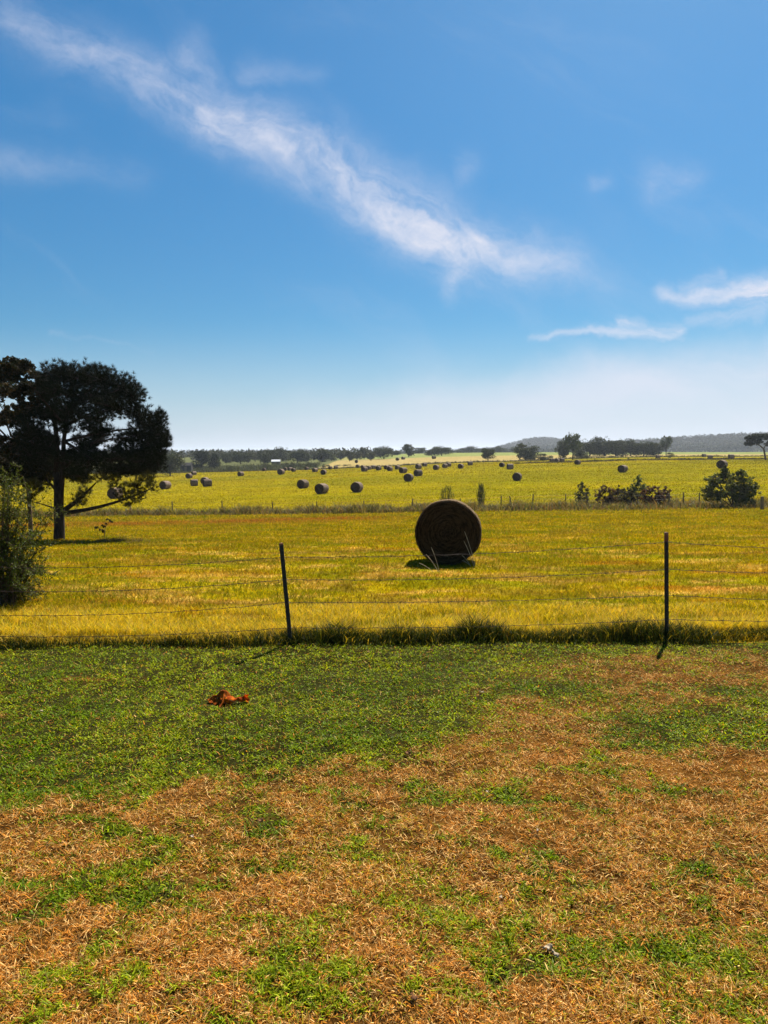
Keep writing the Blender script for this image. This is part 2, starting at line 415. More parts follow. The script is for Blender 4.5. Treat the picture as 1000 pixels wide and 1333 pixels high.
def far_col(X, Y):
    lg = lambda a: np.asarray(a)[..., None]
    n = fbm(X * .03, Y * .06, 71, 5, .6)
    c = np.array([.21, .168, .002]) * lg(1 - sstep(n, .35, .65)) + np.array([.155, .138, .002]) * lg(sstep(n, .35, .65))
    rows = sstep(np.sin(Y * .9 + X * .05) + 1.3 * fbm(X * .06, Y * .2, 73), .9, 1.9) * .25
    c = c * lg(1 - rows) + np.array([.25, .15, .02]) * lg(rows)
    edge = np.interp(X, [-260, -90, -20, 40, 90, 200], [262, 262, 262, 262, 292, 330])
    beyond = sstep(Y, edge - 4, edge + 4)
    tan = np.array([.26, .20, .075]); green = np.array([.16, .18, .055]); scrub = np.array([.075, .08, .03])
    f2 = np.where(lg(X < -25), scrub * lg(.8 + .8 * fbm(X * .1, Y * .1, 77)), tan)
    gg = sstep(Y, 395, 410) * sstep(X, -45, -5); f2 = f2 * lg(1 - gg) + green * lg(gg)
    f2 = f2 * lg(1 - sstep(Y, 900, 1000)) + np.array([.05, .06, .025]) * lg(sstep(Y, 900, 1000))
    return c * lg(1 - beyond) + f2 * lg(beyond)

def nonuni(a, s0, grow, lim):
    xs = [a]; s = s0
    while xs[-1] < lim: xs.append(xs[-1] + s); s *= grow
    return xs
xs_r = np.array(nonuni(0, .07, 1.0, 5) + nonuni(5.1, .08, 1.022, 9000)); xs = np.unique(np.concatenate([-xs_r, xs_r]))
def sheet(name, ys, colf, kindlabel=None):
    X, Y = np.meshgrid(xs, ys); Z = ground_z(X, Y)
    V = np.stack([X, Y, Z], -1).reshape(-1, 3); nx = len(xs)
    i = np.arange(len(ys) - 1)[:, None] * nx + np.arange(nx - 1)[None]
    Q = np.stack([i, i + 1, i + nx + 1, i + nx], -1).reshape(-1, 4)
    o = link(name, mesh_np(name, V, Q, None, colf(X, Y).reshape(-1, 3), True), M_GROUND); o['kind'] = 'structure'; return o
FENCE_Y = lambda X: 9.30 + .04 * np.asarray(X)
def lawn_col(X, Y):
    gm = lawn_green(X, Y)[..., None]; n = fbm(X * 2, Y * 2, 91, 4)[..., None]
    dry = C_DRY * (1 - n) + C_SOIL * n
    return (dry * .34 * (1 - gm) + np.array([.022, .022, .006]) * gm)
ys_l = np.concatenate([-np.array(nonuni(.5, .5, 1.15, 200))[::-1], np.arange(0, 2.4, .3), np.arange(2.4, 9.3, .05), [9.35]])
sheet('lawn', ys_l, lawn_col)
ys_f = np.concatenate([np.array(nonuni(9.35, .08, 1.008, 74.0))]); ys_f = np.append(ys_f[ys_f < 73.5], 74.0)
sheet('hay_field_ground', ys_f, field_col)
ys_h = np.array(nonuni(74.0, 1.0, 1.010, 9000))
sheet('distant_fields_ground', ys_h, far_col)

# ------------------------------------------------------------------ grass on the lawn
def scatter(n, y0, y1, wfun, power=2.0):
    """points with density falling as distance^-power"""
    uu = RNG.random(n)
    if power == 2.0:      # area element ~ w(y) dy, w~y  -> density y^-2 => pdf ~ 1/y
        Y = y0 * (y1 / y0) ** uu
    else:
        Y = y0 + (y1 - y0) * uu
    X = (RNG.random(n) * 2 - 1) * wfun(Y)
    return X, Y
def stack(lst): return [np.concatenate(z) for z in zip(*lst)]
def fm(lst):
    vs, qs, ts, cs = [], [], [], []; n = 0
    for V, Q, T, K in lst: vs.append(V); qs.append(Q + n); ts.append(T + n); cs.append(K); n += len(V)
    return np.concatenate(vs), np.concatenate(qs), np.concatenate(ts), np.concatenate(cs)
W1 = lambda Y: .60 * Y + .9

# green blades
X, Y = scatter(560000, 2.7, 9.45, W1)
clump = .68 * fbm(X * 15, Y * 13, 107, 3, .6) + .32 * fbm(X * 6, Y * 6, 109, 3, .6)
gm = lawn_green(X, Y); keep = RNG.random(len(X)) < (sstep(gm, .12, .75) * .97 + .02) * (.22 + .9 * sstep(clump, .42, .58))
X, Y, gm = X[keep], Y[keep], gm[keep]
n = len(X)
tuft = fbm(X * 7, Y * 7, 101, 3); big = fbm(X * 1.4, Y * 1.6, 105, 3)
L = (.016 + .044 * tuft + .008 * (Y < 5.2)) * (.6 + .8 * RNG.random(n)); Wd = (.006 + .008 * RNG.random(n)) * np.where(Y < 5, .8, 1)
mixv = np.clip(sstep(big + (RNG.random(n) - .5) * .5, .3, .75), 0, 1)[:, None]
mixv = np.clip(mixv + (sstep(Y, 7.6, 8.8) * .4 - .15)[:, None], 0, 1); col = (C_GREEN * (1 - mixv) + C_GREEN2 * mixv) * jitter([1, 1, 1], n, .0, .12) * (.35 + 1.35 * RNG.random((n, 1)) ** 1.1)
dead = RNG.random(n) < .05; col[dead] = jitter(C_DRY, int(dead.sum()), .3, .1)
P = np.stack([X, Y, ground_z(X, Y) - .004], 1)
B1 = blades(P, L, Wd, RNG.random(n) * 6.283, .5 + 1.0 * RNG.random(n), col, .45)
o = link('lawn_grass', mesh_np('lawn_grass', *B1), M_BLADE)
tag(o, 'short green grass of the mown lawn', 'grass', kind='stuff')
# dry blades, mostly lying
X, Y = scatter(700000, 2.7, 9.45, W1)
clump = .65 * fbm(X * 14, Y * 12, 117, 3, .6) + .35 * fbm(X * 5, Y * 5.5, 119, 3, .6)
gm = lawn_green(X, Y); keep = RNG.random(len(X)) < ((1 - sstep(gm, .25, .85)) * .96 + .04) * (.22 + .9 * sstep(clump, .40, .58))
X, Y = X[keep], Y[keep]; n = len(X)
tn = fbm(X * 1.7, Y * 1.9, 111, 4)
dt = fbm(X * 6, Y * 6, 115, 3); L = (.011 + .050 * dt) * (.45 + 1.0 * RNG.random(n)); Wd = .0026 + .0036 * RNG.random(n)
pal = np.array([C_DRY, C_DRY2, C_DRY * .55, [.52, .20, .02], [.34, .27, .012]])
pr = RNG.random(n) + (tn - .5) * .5
idx = np.digitize(pr, [.30, .56, .74, .90]); col = pal[np.clip(idx, 0, 4)] * (.30 + 1.35 * RNG.random((n, 1)))
P = np.stack([X, Y, ground_z(X, Y) + .001 + .006 * RNG.random(n)], 1)
B2 = blades(P, L, Wd, RNG.random(n) * 6.283, .75 + .75 * RNG.random(n), col, .25)
o = link('dry_lawn_grass', mesh_np('dry_lawn_grass', *B2), M_STRAWBLADE)
tag(o, 'sun-dried brown and orange grass of the worn lawn', 'grass', kind='stuff')

# ------------------------------------------------------------------ stubble and grass of the near hay field
X, Y = scatter(520000, 9.4, 72.0, lambda Y: .58 * Y + 2)
n = len(X)
c0 = field_col(X, Y)
hgt = fbm(X * .8, Y * 1.1, 121, 4)
L = np.interp(Y, [9, 10.5, 13, 30, 70], [.17, .13, .085, .11, .2]) * (.45 + 1.0 * hgt) * (.6 + .7 * RNG.random(n))
Wd = np.interp(Y, [9, 12, 30, 70], [.006, .009, .022, .05]) * (.7 + .6 * RNG.random(n))
col = c0 * (.40 + 1.25 * RNG.random((n, 1))) * (1 + .12 * (RNG.random((n, 3)) - .5))
gp = RNG.random(n) < sstep(fbm(X * .5, Y * .8, 125, 4), .5, .75) * .55 + .06
col[gp] = jitter([.14, .16, .006], int(gp.sum()), .3)
P = np.stack([X, Y, ground_z(X, Y) - .005], 1)
B3 = blades(P, L, Wd, RNG.random(n) * 6.283, .25 + .95 * RNG.random(n), col, .4)
o = link('field_grass', mesh_np('field_grass', *B3), M_FIELD)
tag(o, 'yellow green stubble grass of the near hay field', 'grass', kind='stuff')

# ------------------------------------------------------------------ tall grass along the near fence
def fence_clump(X):
    c = .12 + .62 * fbm(X * 2.6, X * 0 + 2, 131, 5, .7) * (.55 + .45 * sstep(X, -3.2, -.8))
    for cx, s_, h in ((-.65, .35, .30), (1.25, .35, .45), (3.15, .28, .55), (3.9, .35, .35), (.2, .3, .2), (-2.6, .5, .15), (-4.6, .4, .2)):
        c = c + 1.1 * h * np.exp(-((X - cx) / s_) ** 2)
    return c
N = 75000
X = (RNG.random(N) * 2 - 1) * 8.5; off = RNG.normal(0, .13, N) + .12 + .30 * (fbm(X * 1.7, X * 0 + 8, 133, 4, .6) - .5)
Y = FENCE_Y(X) + off; k_ = fence_clump(X)
keep = RNG.random(N) < np.clip(k_ * 1.1 + .35, .3, 1); X, Y, k_, off = X[keep], Y[keep], k_[keep], off[keep]; n = len(X)
L = (.03 + .34 * k_) * (.3 + 1.0 * RNG.random(n) ** 1.6) * np.exp(-((off - .1) / .3) ** 2)
col = np.where((RNG.random(n) < .10 + .30 * (off > .15) + .5 * (1 - sstep(X, -3.0, -.6)) * (off > .0))[:, None], jitter([.50, .36, .03], n, .4), jitter([.035, .045, .007], n, .5))  # near-black green puts the shadow at the fence foot into the blade colour
P = np.stack([X, Y, ground_z(X, Y) - .01], 1)
b1 = blades(P, L, .006 + .005 * RNG.random(n), RNG.random(n) * 6.283, .08 + .5 * RNG.random(n), col, .6)
# yellow knee-high grass just behind it
N = 100000
X = (RNG.random(N) * 2 - 1) * 9; off = .25 + RNG.random(N) ** 1.4 * 1.9; Y = FENCE_Y(X) + off
pk = fbm(X * 1.1, Y * 1.6, 141, 4); keep = RNG.random(N) < sstep(pk, .25, .55); X, Y, off, pk = X[keep], Y[keep], off[keep], pk[keep]; n = len(X)
L = (.22 - .05 * off) * (.5 + 1.0 * pk) * (.6 + .7 * RNG.random(n))
col = np.where((RNG.random(n) < .22)[:, None], jitter([.16, .17, .015], n, .3), jitter([.60, .43, .02], n, .35))
P = np.stack([X, Y, ground_z(X, Y) - .01], 1)
b2 = blades(P, L, .0045 + .004 * RNG.random(n), RNG.random(n) * 6.283, .10 + .6 * RNG.random(n), col, .6)
# seed stalks
N = 900
X = np.concatenate([RNG.normal(-.55, .45, 130), RNG.normal(1.2, .5, 70), RNG.normal(3.3, .7, 70), (RNG.random(N - 270) * 2 - 1) * 7.5]); 
Y = FENCE_Y(X) + .15 + RNG.random(N) * .6; n = N
L = .20 + .45 * RNG.random(n) ** 2
P = np.stack([X, Y, ground_z(X, Y) - .01], 1)
b3 = blades(P, L, .0035, RNG.random(n) * 6.283, .03 + .35 * RNG.random(n), jitter([.48, .34, .13], n, .3), .35)
o = link('tall_fence_grass', mesh_np('tall_fence_grass', *fm([b2, b3])), M_BLADE)
tag(o, 'tall yellow grass and seed stalks just behind the near wire fence', 'grass', kind='stuff')
o = link('fence_foot_weeds', mesh_np('fence_foot_weeds', *b1), M_LEAF)
tag(o, 'unmown weeds tinted shade-dark along the foot of the near wire fence', 'weeds', kind='stuff')

# ------------------------------------------------------------------ near wire fence
def steel_mat():
    m, g = new_mat('painted_steel_post'); t = g.n('ShaderNodeTexCoord')
    n = g.noise(t.outputs['Object'], 35, 5, .65); s_ = g.n('ShaderNodeSeparateXYZ'); g.l(t.outputs['Object'], s_.inputs[0])
    top = g.rng(g.m('ADD', s_.outputs[2], g.m('MULTIPLY', n, .05)), 1.29, 1.31)
    c = g.mix(g.rng(n, .5, .7), (.028, .030, .026), (.085, .045, .025))
    c = g.mix(top, c, (.28, .10, .05))
    out_mat(g, bsdf(g, c, .6, .3, bump(g, n, .5, .004))); return m
M_POST = steel_mat()
def simple(name, c1, c2, sc=20, rough=.7, spec=.2, metal=0):
    m, g = new_mat(name); t = g.n('ShaderNodeTexCoord'); n = g.noise(t.outputs['Object'], sc, 5, .6)
    out_mat(g, bsdf(g, g.mix(g.rng(n, .35, .65), c1, c2), rough, spec, bump(g, n, .4, .01), metal)); return m
M_WIRE = simple('rusty_wire', (.030, .018, .012), (.08, .04, .022), 60, .65, .3)
M_CLIP = simple('galvanised_clip', (.20, .19, .17), (.32, .31, .29), 60, .5, .5)

def t_post(parent, foot, top, H):
    """steel T-post: T section with studs on its face and a ground plate"""
    a = Acc()
    w, th, dp = .026, .005, .022
    def box(cx, cy_, z0, z1, hx, hy):
        v = [(cx + sx * hx, cy_ + sy * hy, z) for z in (z0, z1) for sx, sy in ((-1, -1), (1, -1), (1, 1), (-1, 1))]
        a.add(v, [[3, 2, 1, 0], [4, 5, 6, 7], [0, 1, 5, 4], [1, 2, 6, 5], [2, 3, 7, 6], [3, 0, 4, 7]])
    box(0, 0, -.35, H, w, th); box(0, th + dp, -.35, H - .001, th, dp)
    box(0, -th - .0045, .02, H - .03, .006, .0044)
    z = .06
    while z < H - .04: box(0, -th - .011, z, z + .022, .013, .007); z += .054
    me = a.mesh('post')
    o = link('post', me, M_POST, parent)
    f = Vector(foot); t = Vector(top); d = (t - f).normalized()
    o.rotation_euler = d.to_track_quat('Z', 'Y').to_euler(); 
    o.rotation_euler = Matrix((( 1, 0, d.x), (0, 1, d.y), (0, 0, 1))).to_3x3().to_euler() if False else o.rotation_euler
    o.location = f - Vector(parent.location)
    return o, d
fence = empty('wire_fence', (-1.15, 9.25, 0))
tag(fence, 'four-strand barbed wire fence on thin steel posts between lawn and hay field', 'fence')
lx, ly = px_uv(378.5, 838)[0] * 9.25, 9.25
rx, ry = px_uv(868, 835)[0] * 9.46, 9.46
lf = Vector((lx, ly, gz(lx, ly))); ltop = Vector((px_uv(366, 707)[0] * 9.2, 9.2, zpx(707, 9.2)))
rf = Vector((rx, ry, gz(rx, ry))); rtop = Vector((px_uv(867.5, 693)[0] * 9.46, 9.46, zpx(693, 9.46)))
pl, dl = t_post(fence, lf, ltop, (ltop - lf).length); pr_, dr = t_post(fence, rf, rtop, (rtop - rf).length)
pl['label'] = 'dark steel post leaning to the left'; pr_['label'] = 'upright dark steel post with rusty red top'
pl.rotation_euler = dl.to_track_quat('Z', 'Y').to_euler(); pr_.rotation_euler = dr.to_track_quat('Z', 'Y').to_euler()
for p_ in (pl, pr_):   # turn the studded face to the camera side
    p_.rotation_mode = 'QUATERNION'; d_ = dl if p_ is pl else dr
    x_ = Vector((1, 0, 0)); x_ = (x_ - d_ * x_.dot(d_)).normalized(); y_ = d_.cross(x_)
    p_.rotation_quaternion = Matrix((x_, y_, d_)).transposed().to_quaternion()
lh = [725, 754.5, 784, 817]; rh = [705.5, 741, 775, 806]
def on_post(f, d, yrow):
    t = 0.0
    for i in range(400):
        p = f + d * (i * .004)
        if p.z >= zpx(yrow, p.y): return p
    return p
def barbed(name, nodes, sag):
    a = Acc(); pts = []
    for (p, q, s_) in zip(nodes[:-1], nodes[1:], sag):
        p, q = Vector(p), Vector(q); m = max(8, int((q - p).length / .08))
        for i in range(m + (q == Vector(nodes[-1]))):
            t = i / m; w = p.lerp(q, t); w.z -= s_ * 4 * t * (1 - t); w.z += .004 * math.sin(i * 1.7 + s_ * 90); w.y += .004 * math.sin(i * 2.3); pts.append(w)
    tube(a, pts, [.0034] * len(pts), 4, False)
    acc_l = 0; last = pts[0]; r = random.Random(hash(name) % 99 + int(sag[0] * 1000))
    for i in range(1, len(pts) - 1):
        acc_l += (pts[i] - pts[i - 1]).length
        if acc_l > .125:
            acc_l = 0; c = pts[i]
            for k in range(4):
                an = r.random() * 6.28; e = Vector((r.uniform(-.4, .4), math.cos(an), math.sin(an))).normalized() * .016
                tube(a, [c - e * .2, c + e], [.0024, .0010], 3, False)
            tube(a, [c - Vector((.009, 0, 0)), c + Vector((.009, 0, 0))], [.0058, .0058], 5, False)
    return a
offs = Vector(fence.location)
for i in range(4):
    A = on_post(lf, dl, lh[i]) + Vector((0, -.022, 0)); B = on_post(rf, dr, rh[i]) + Vector((0, -.022, 0))
    xl = -7.0; L0 = Vector((xl, 9.0, A.z + (.02, .02, .0, .04)[i])); xr = 8.6; R0 = Vector((xr, 9.68, B.z - (.02, .04, .05, .0)[i]))
    nodes = [L0, A, B, R0]
    a = barbed('w%d' % i, nodes, [(.13, .145, .145, .11)[i], (.055, .05, .03, .04)[i], (.10, .06, .07, .05)[i]])
    v = [x - np.array(offs, np.float32) for x in a.v]; a.v = v
    link('wire', a.mesh('wire'), M_WIRE, fence)
for p_, f_, d_, hs_ in ((pl, lf, dl, lh), (pr_, rf, dr, rh)):
    for yy in hs_:
        q = on_post(f_, d_, yy); a = Acc(); s_ = .033
        z = (q - f_).length
        loop = [(-s_ - .004, -.022, z - .004), (-s_, .0, z), (-s_ * .5, .022, z + .003), (s_ * .5, .022, z + .003), (s_, 0, z), (s_ + .004, -.022, z - .004), (s_ + .012, -.026, z + .006)]
        tube(a, loop, [.002] * len(loop), 4)
        link('wire_clip', a.mesh('wire_clip'), M_CLIP, p_)

# ------------------------------------------------------------------ far fence
ff = empty('wire_fence', (0, 68, gz(0, 68)))
tag(ff, 'low far wire fence on small wooden posts in front of the bale field', 'fence')
M_WOOD = simple('weathered_wood', (.09, .07, .05), (.19, .15, .11), 12, .85, .1)
fo = Vector(ff.location); far_pts = []
FPOSTS = [(168, 0), (223, 0), (288, 0), (354, 0), (412, 0), (474, 0), (536, 3), (600, 0), (653, 0), (668, -8), (694, 4), (738, 0), (766, 0), (832, 0), (873, 0), (892, 0), (913, 0), (937, 0), (965, 0), (995, 0)]
for x, ln in FPOSTS:
    X, Y, Z = atd(x, 69 - .008 * (x - 100)); H = 1.15 + random.uniform(-.1, .2); thick = .055 if x < 980 else .14
    if x > 980: X, Y, Z = atd(x, 56); H = 1.0
    a = Acc(); tx = ln * .03; l_ = random.uniform(-.04, .04)
    pts = [(0, 0, -.3), (l_ * .5 + tx * .5, 0, H * .5), (l_ + tx, 0, H)]
    tube(a, pts, [thick, thick * .95, thick * .85], 7)
    link('post', a.mesh('post'), M_WOOD, ff, Vector((X, Y, Z)) - fo); far_pts.append(Vector((X + l_, Y, Z + H)))
for k in range(3):
    a = Acc(); pts = [p - Vector((0, .06, .12 + .33 * k)) - fo for p in far_pts[:-1]]
    tube(a, pts, [.006] * len(pts), 3, False); link('wire', a.mesh('wire'), M_WIRE, ff)

# ------------------------------------------------------------------ hay bales
def straw_mat(name, face):
    m, g = new_mat(name); t = g.n('ShaderNodeTexCoord'); s_ = g.n('ShaderNodeSeparateXYZ'); g.l(t.outputs['Object'], s_.inputs[0])
    X_, Y_, Z_ = s_.outputs
    if face:    # rolled layers: rings round the axis, colour darkened to stand for shade
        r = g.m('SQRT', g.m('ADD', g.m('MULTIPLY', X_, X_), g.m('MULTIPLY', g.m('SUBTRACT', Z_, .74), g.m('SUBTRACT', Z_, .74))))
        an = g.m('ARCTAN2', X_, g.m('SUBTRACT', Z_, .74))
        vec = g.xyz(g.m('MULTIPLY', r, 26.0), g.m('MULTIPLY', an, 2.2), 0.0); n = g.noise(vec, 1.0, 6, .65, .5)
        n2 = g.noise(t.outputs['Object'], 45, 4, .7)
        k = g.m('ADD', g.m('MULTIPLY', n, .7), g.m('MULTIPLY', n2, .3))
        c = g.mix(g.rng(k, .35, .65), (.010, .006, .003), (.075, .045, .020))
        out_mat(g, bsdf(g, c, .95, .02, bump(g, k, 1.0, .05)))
    else:
        mp = g.n('ShaderNodeMapping'); g.l(t.outputs['Object'], mp.inputs[0]); mp.inputs['Scale'].default_value = (6, 60, 6)
        n = g.noise(mp.outputs[0], 1.0, 5, .65); n2 = g.noise(t.outputs['Object'], 5, 5, .6)
        k = g.m('ADD', g.m('MULTIPLY', n, .5), g.m('MULTIPLY', n2, .5))
        c = g.mix(g.rng(k, .35, .65), (.025, .017, .011), (.20, .14, .10))
        oi = g.n('ShaderNodeObjectInfo'); t_ = g.rng(oi.outputs['Random'], 0, 1, .8, 1.7, False); c = g.mix(1.0, c, g.xyz(t_, t_, t_), 'MULTIPLY')
        out_mat(g, bsdf(g, c, .85, .1, bump(g, k, .9, .03)))
    return m
M_FACE = straw_mat('shade_dark_hay_end', True); M_WRAP = straw_mat('net_wrapped_hay', False)
M_STRAW = foliage_mat('loose_straw', .2, .7, .1)

def bale_body(Rr, Ln, seg_, rings, seed, nz=.012):
    """rolled bale lying along Y, resting at z=0; both ends coiled"""
    rg = np.random.default_rng(seed); th = np.linspace(0, 2 * np.pi, seg_, endpoint=False)
    sag = 1 - .018 * (np.cos(th) < -.6); lump = 1 + .012 * np.sin(th * 3 + seed) + .008 * np.sin(th * 7 + seed * 2)
    prof = []
    for y_ in np.linspace(-.5, .5, 9): prof.append((Rr * (1 - .05 * abs(y_ * 2) ** 8), y_ * Ln))
    V = []; 
    for side in (-1, 1):
        pass
    full = [(Rr * (i / rings) * .985, -.5 * Ln - .02 * math.sin(i * 1.9) * (i < rings) + .045 * (1 - i / rings) ** 2 * -1) for i in range(1, rings)] + prof + \
           [(Rr * (i / rings) * .985, .5 * Ln + .02 * math.sin(i * 1.9) + .03 * (1 - i / rings) ** 2) for i in range(rings - 1, 0, -1)]
    for r_, y_ in full:
        rr = r_ * lump * sag + rg.normal(0, nz * (.3 + .7 * r_ / Rr), seg_) * .5; yy = y_ + rg.normal(0, nz, seg_) * (1 if abs(y_) > .49 * Ln else .2)
        V.append(np.stack([np.sin(th) * rr, yy, np.cos(th) * rr + Rr * .985], 1))
    V = np.concatenate(V); nr = len(full)
    i = np.arange(nr - 1)[:, None] * seg_; k_ = np.arange(seg_)[None]
    Q = np.stack([i + k_, i + (k_ + 1) % seg_, i + seg_ + (k_ + 1) % seg_, i + seg_ + k_], -1).reshape(-1, 4)
    c0 = len(V); V = np.concatenate([V, [[0, -.5 * Ln - .04, Rr * .985], [0, .5 * Ln + .03, Rr * .985]]])
    T = [[c0, (k2 + 1) % seg_, k2] for k2 in range(seg_)] + [[c0 + 1, (nr - 1) * seg_ + k2, (nr - 1) * seg_ + (k2 + 1) % seg_] for k2 in range(seg_)]
    V[:, 2] = np.maximum(V[:, 2], -.02)
    ring_of_quad = np.repeat(np.arange(nr - 1), seg_)
    matidx = np.concatenate([np.where((ring_of_quad >= rings - 1) & (ring_of_quad < rings + 7), 1, 0), np.zeros(len(T), int)])
    me = mesh_np('bale', V, Q, T, None, True); return me, matidx
X, Y, Z = at(587, 737)
HB = 1.5 * 1.0
Rb = .5 * 87.0 / FPX * Y * 1.0
hero = empty('hay_bale', (X, Y + .62, gz(X, Y + .6) - .03))
tag(hero, 'large round hay bale standing near, its shade-darkened coiled end towards the lawn', 'hay bale')
hero.rotation_euler = (R(-2.5), 0, -math.atan2(X, Y) + R(-2))   # the ground falls away here
me, mi = bale_body(Rb, 1.20, 96, 26, 3)
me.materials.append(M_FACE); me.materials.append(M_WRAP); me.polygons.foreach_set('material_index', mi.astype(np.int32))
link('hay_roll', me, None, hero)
# net wrap: a thin sleeve over the round side
th = np.linspace(0, 2 * np.pi, 97)[:-1]; V = []
for y_ in np.linspace(-.575, .575, 13):
    rr = (Rb * (1 - .05 * abs(y_ / .64) ** 8) + .010) * (1 + .012 * np.sin(th * 3 + 3) + .008 * np.sin(th * 7 + 6)) * (1 - .018 * (np.cos(th) < -.6)) + RNG.normal(0, .003, 96)
    V.append(np.stack([np.sin(th) * rr, np.full(96, y_) + .006 * np.sin(th * 23), np.maximum(np.cos(th) * rr + Rb * .985, -.015)], 1))
V = np.concatenate(V); i = np.arange(12)[:, None] * 96; k_ = np.arange(96)[None]
Q = np.stack([i + k_, i + (k_ + 1) % 96, i + 96 + (k_ + 1) % 96, i + 96 + k_], -1).reshape(-1, 4)
M_NET = simple('pale_net_wrap', (.07, .050, .030), (.18, .13, .080), 30, .95, .0)
link('net_wrap', mesh_np('net_wrap', V, Q, None, None, True), M_NET, hero)
# loose straws sticking out of the ends
n = 5200; tt = RNG.random(n) * 6.283; rr = Rb * np.sqrt(RNG.random(n)) * .985; rr[:1500] = Rb * (.965 + .03 * RNG.random(1500))
P = np.stack([np.sin(tt) * rr, np.full(n, -.615) + .03 * RNG.random(n), np.cos(tt) * rr + Rb * .985], 1)
P[:, 2] = np.maximum(P[:, 2], .0)
tg = np.stack([np.cos(tt), np.full(n, 0.), -np.sin(tt)], 1); ro = np.stack([np.sin(tt), np.full(n, -.5), np.cos(tt)], 1)
d_ = tg * RNG.normal(0, 1, (n, 1)) + ro * RNG.normal(0, .35, (n, 1)) + np.array([0, -1, 0]) * (.15 + .5 * RNG.random((n, 1))); d_ /= np.linalg.norm(d_, axis=1)[:, None]
Ls = .03 + .06 * RNG.random((n, 1)); sd_ = np.cross(d_, RNG.normal(0, 1, (n, 3))); sd_ /= np.linalg.norm(sd_, axis=1)[:, None]
V = np.stack([P - sd_ * .002, P + sd_ * .002, P + d_ * Ls], 1).reshape(-1, 3)
link('loose_straw', mesh_np('loose_straw', V, None, np.arange(3 * n).reshape(-1, 3), np.repeat(jitter([.065, .038, .015], n, .6), 3, 0)), M_STRAW, hero)

protos = []
for s_ in range(4):
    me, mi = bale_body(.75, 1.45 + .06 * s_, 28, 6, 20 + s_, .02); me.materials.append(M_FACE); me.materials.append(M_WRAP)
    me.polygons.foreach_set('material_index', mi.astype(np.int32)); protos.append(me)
GB = 'round hay bales scattered over the far field'
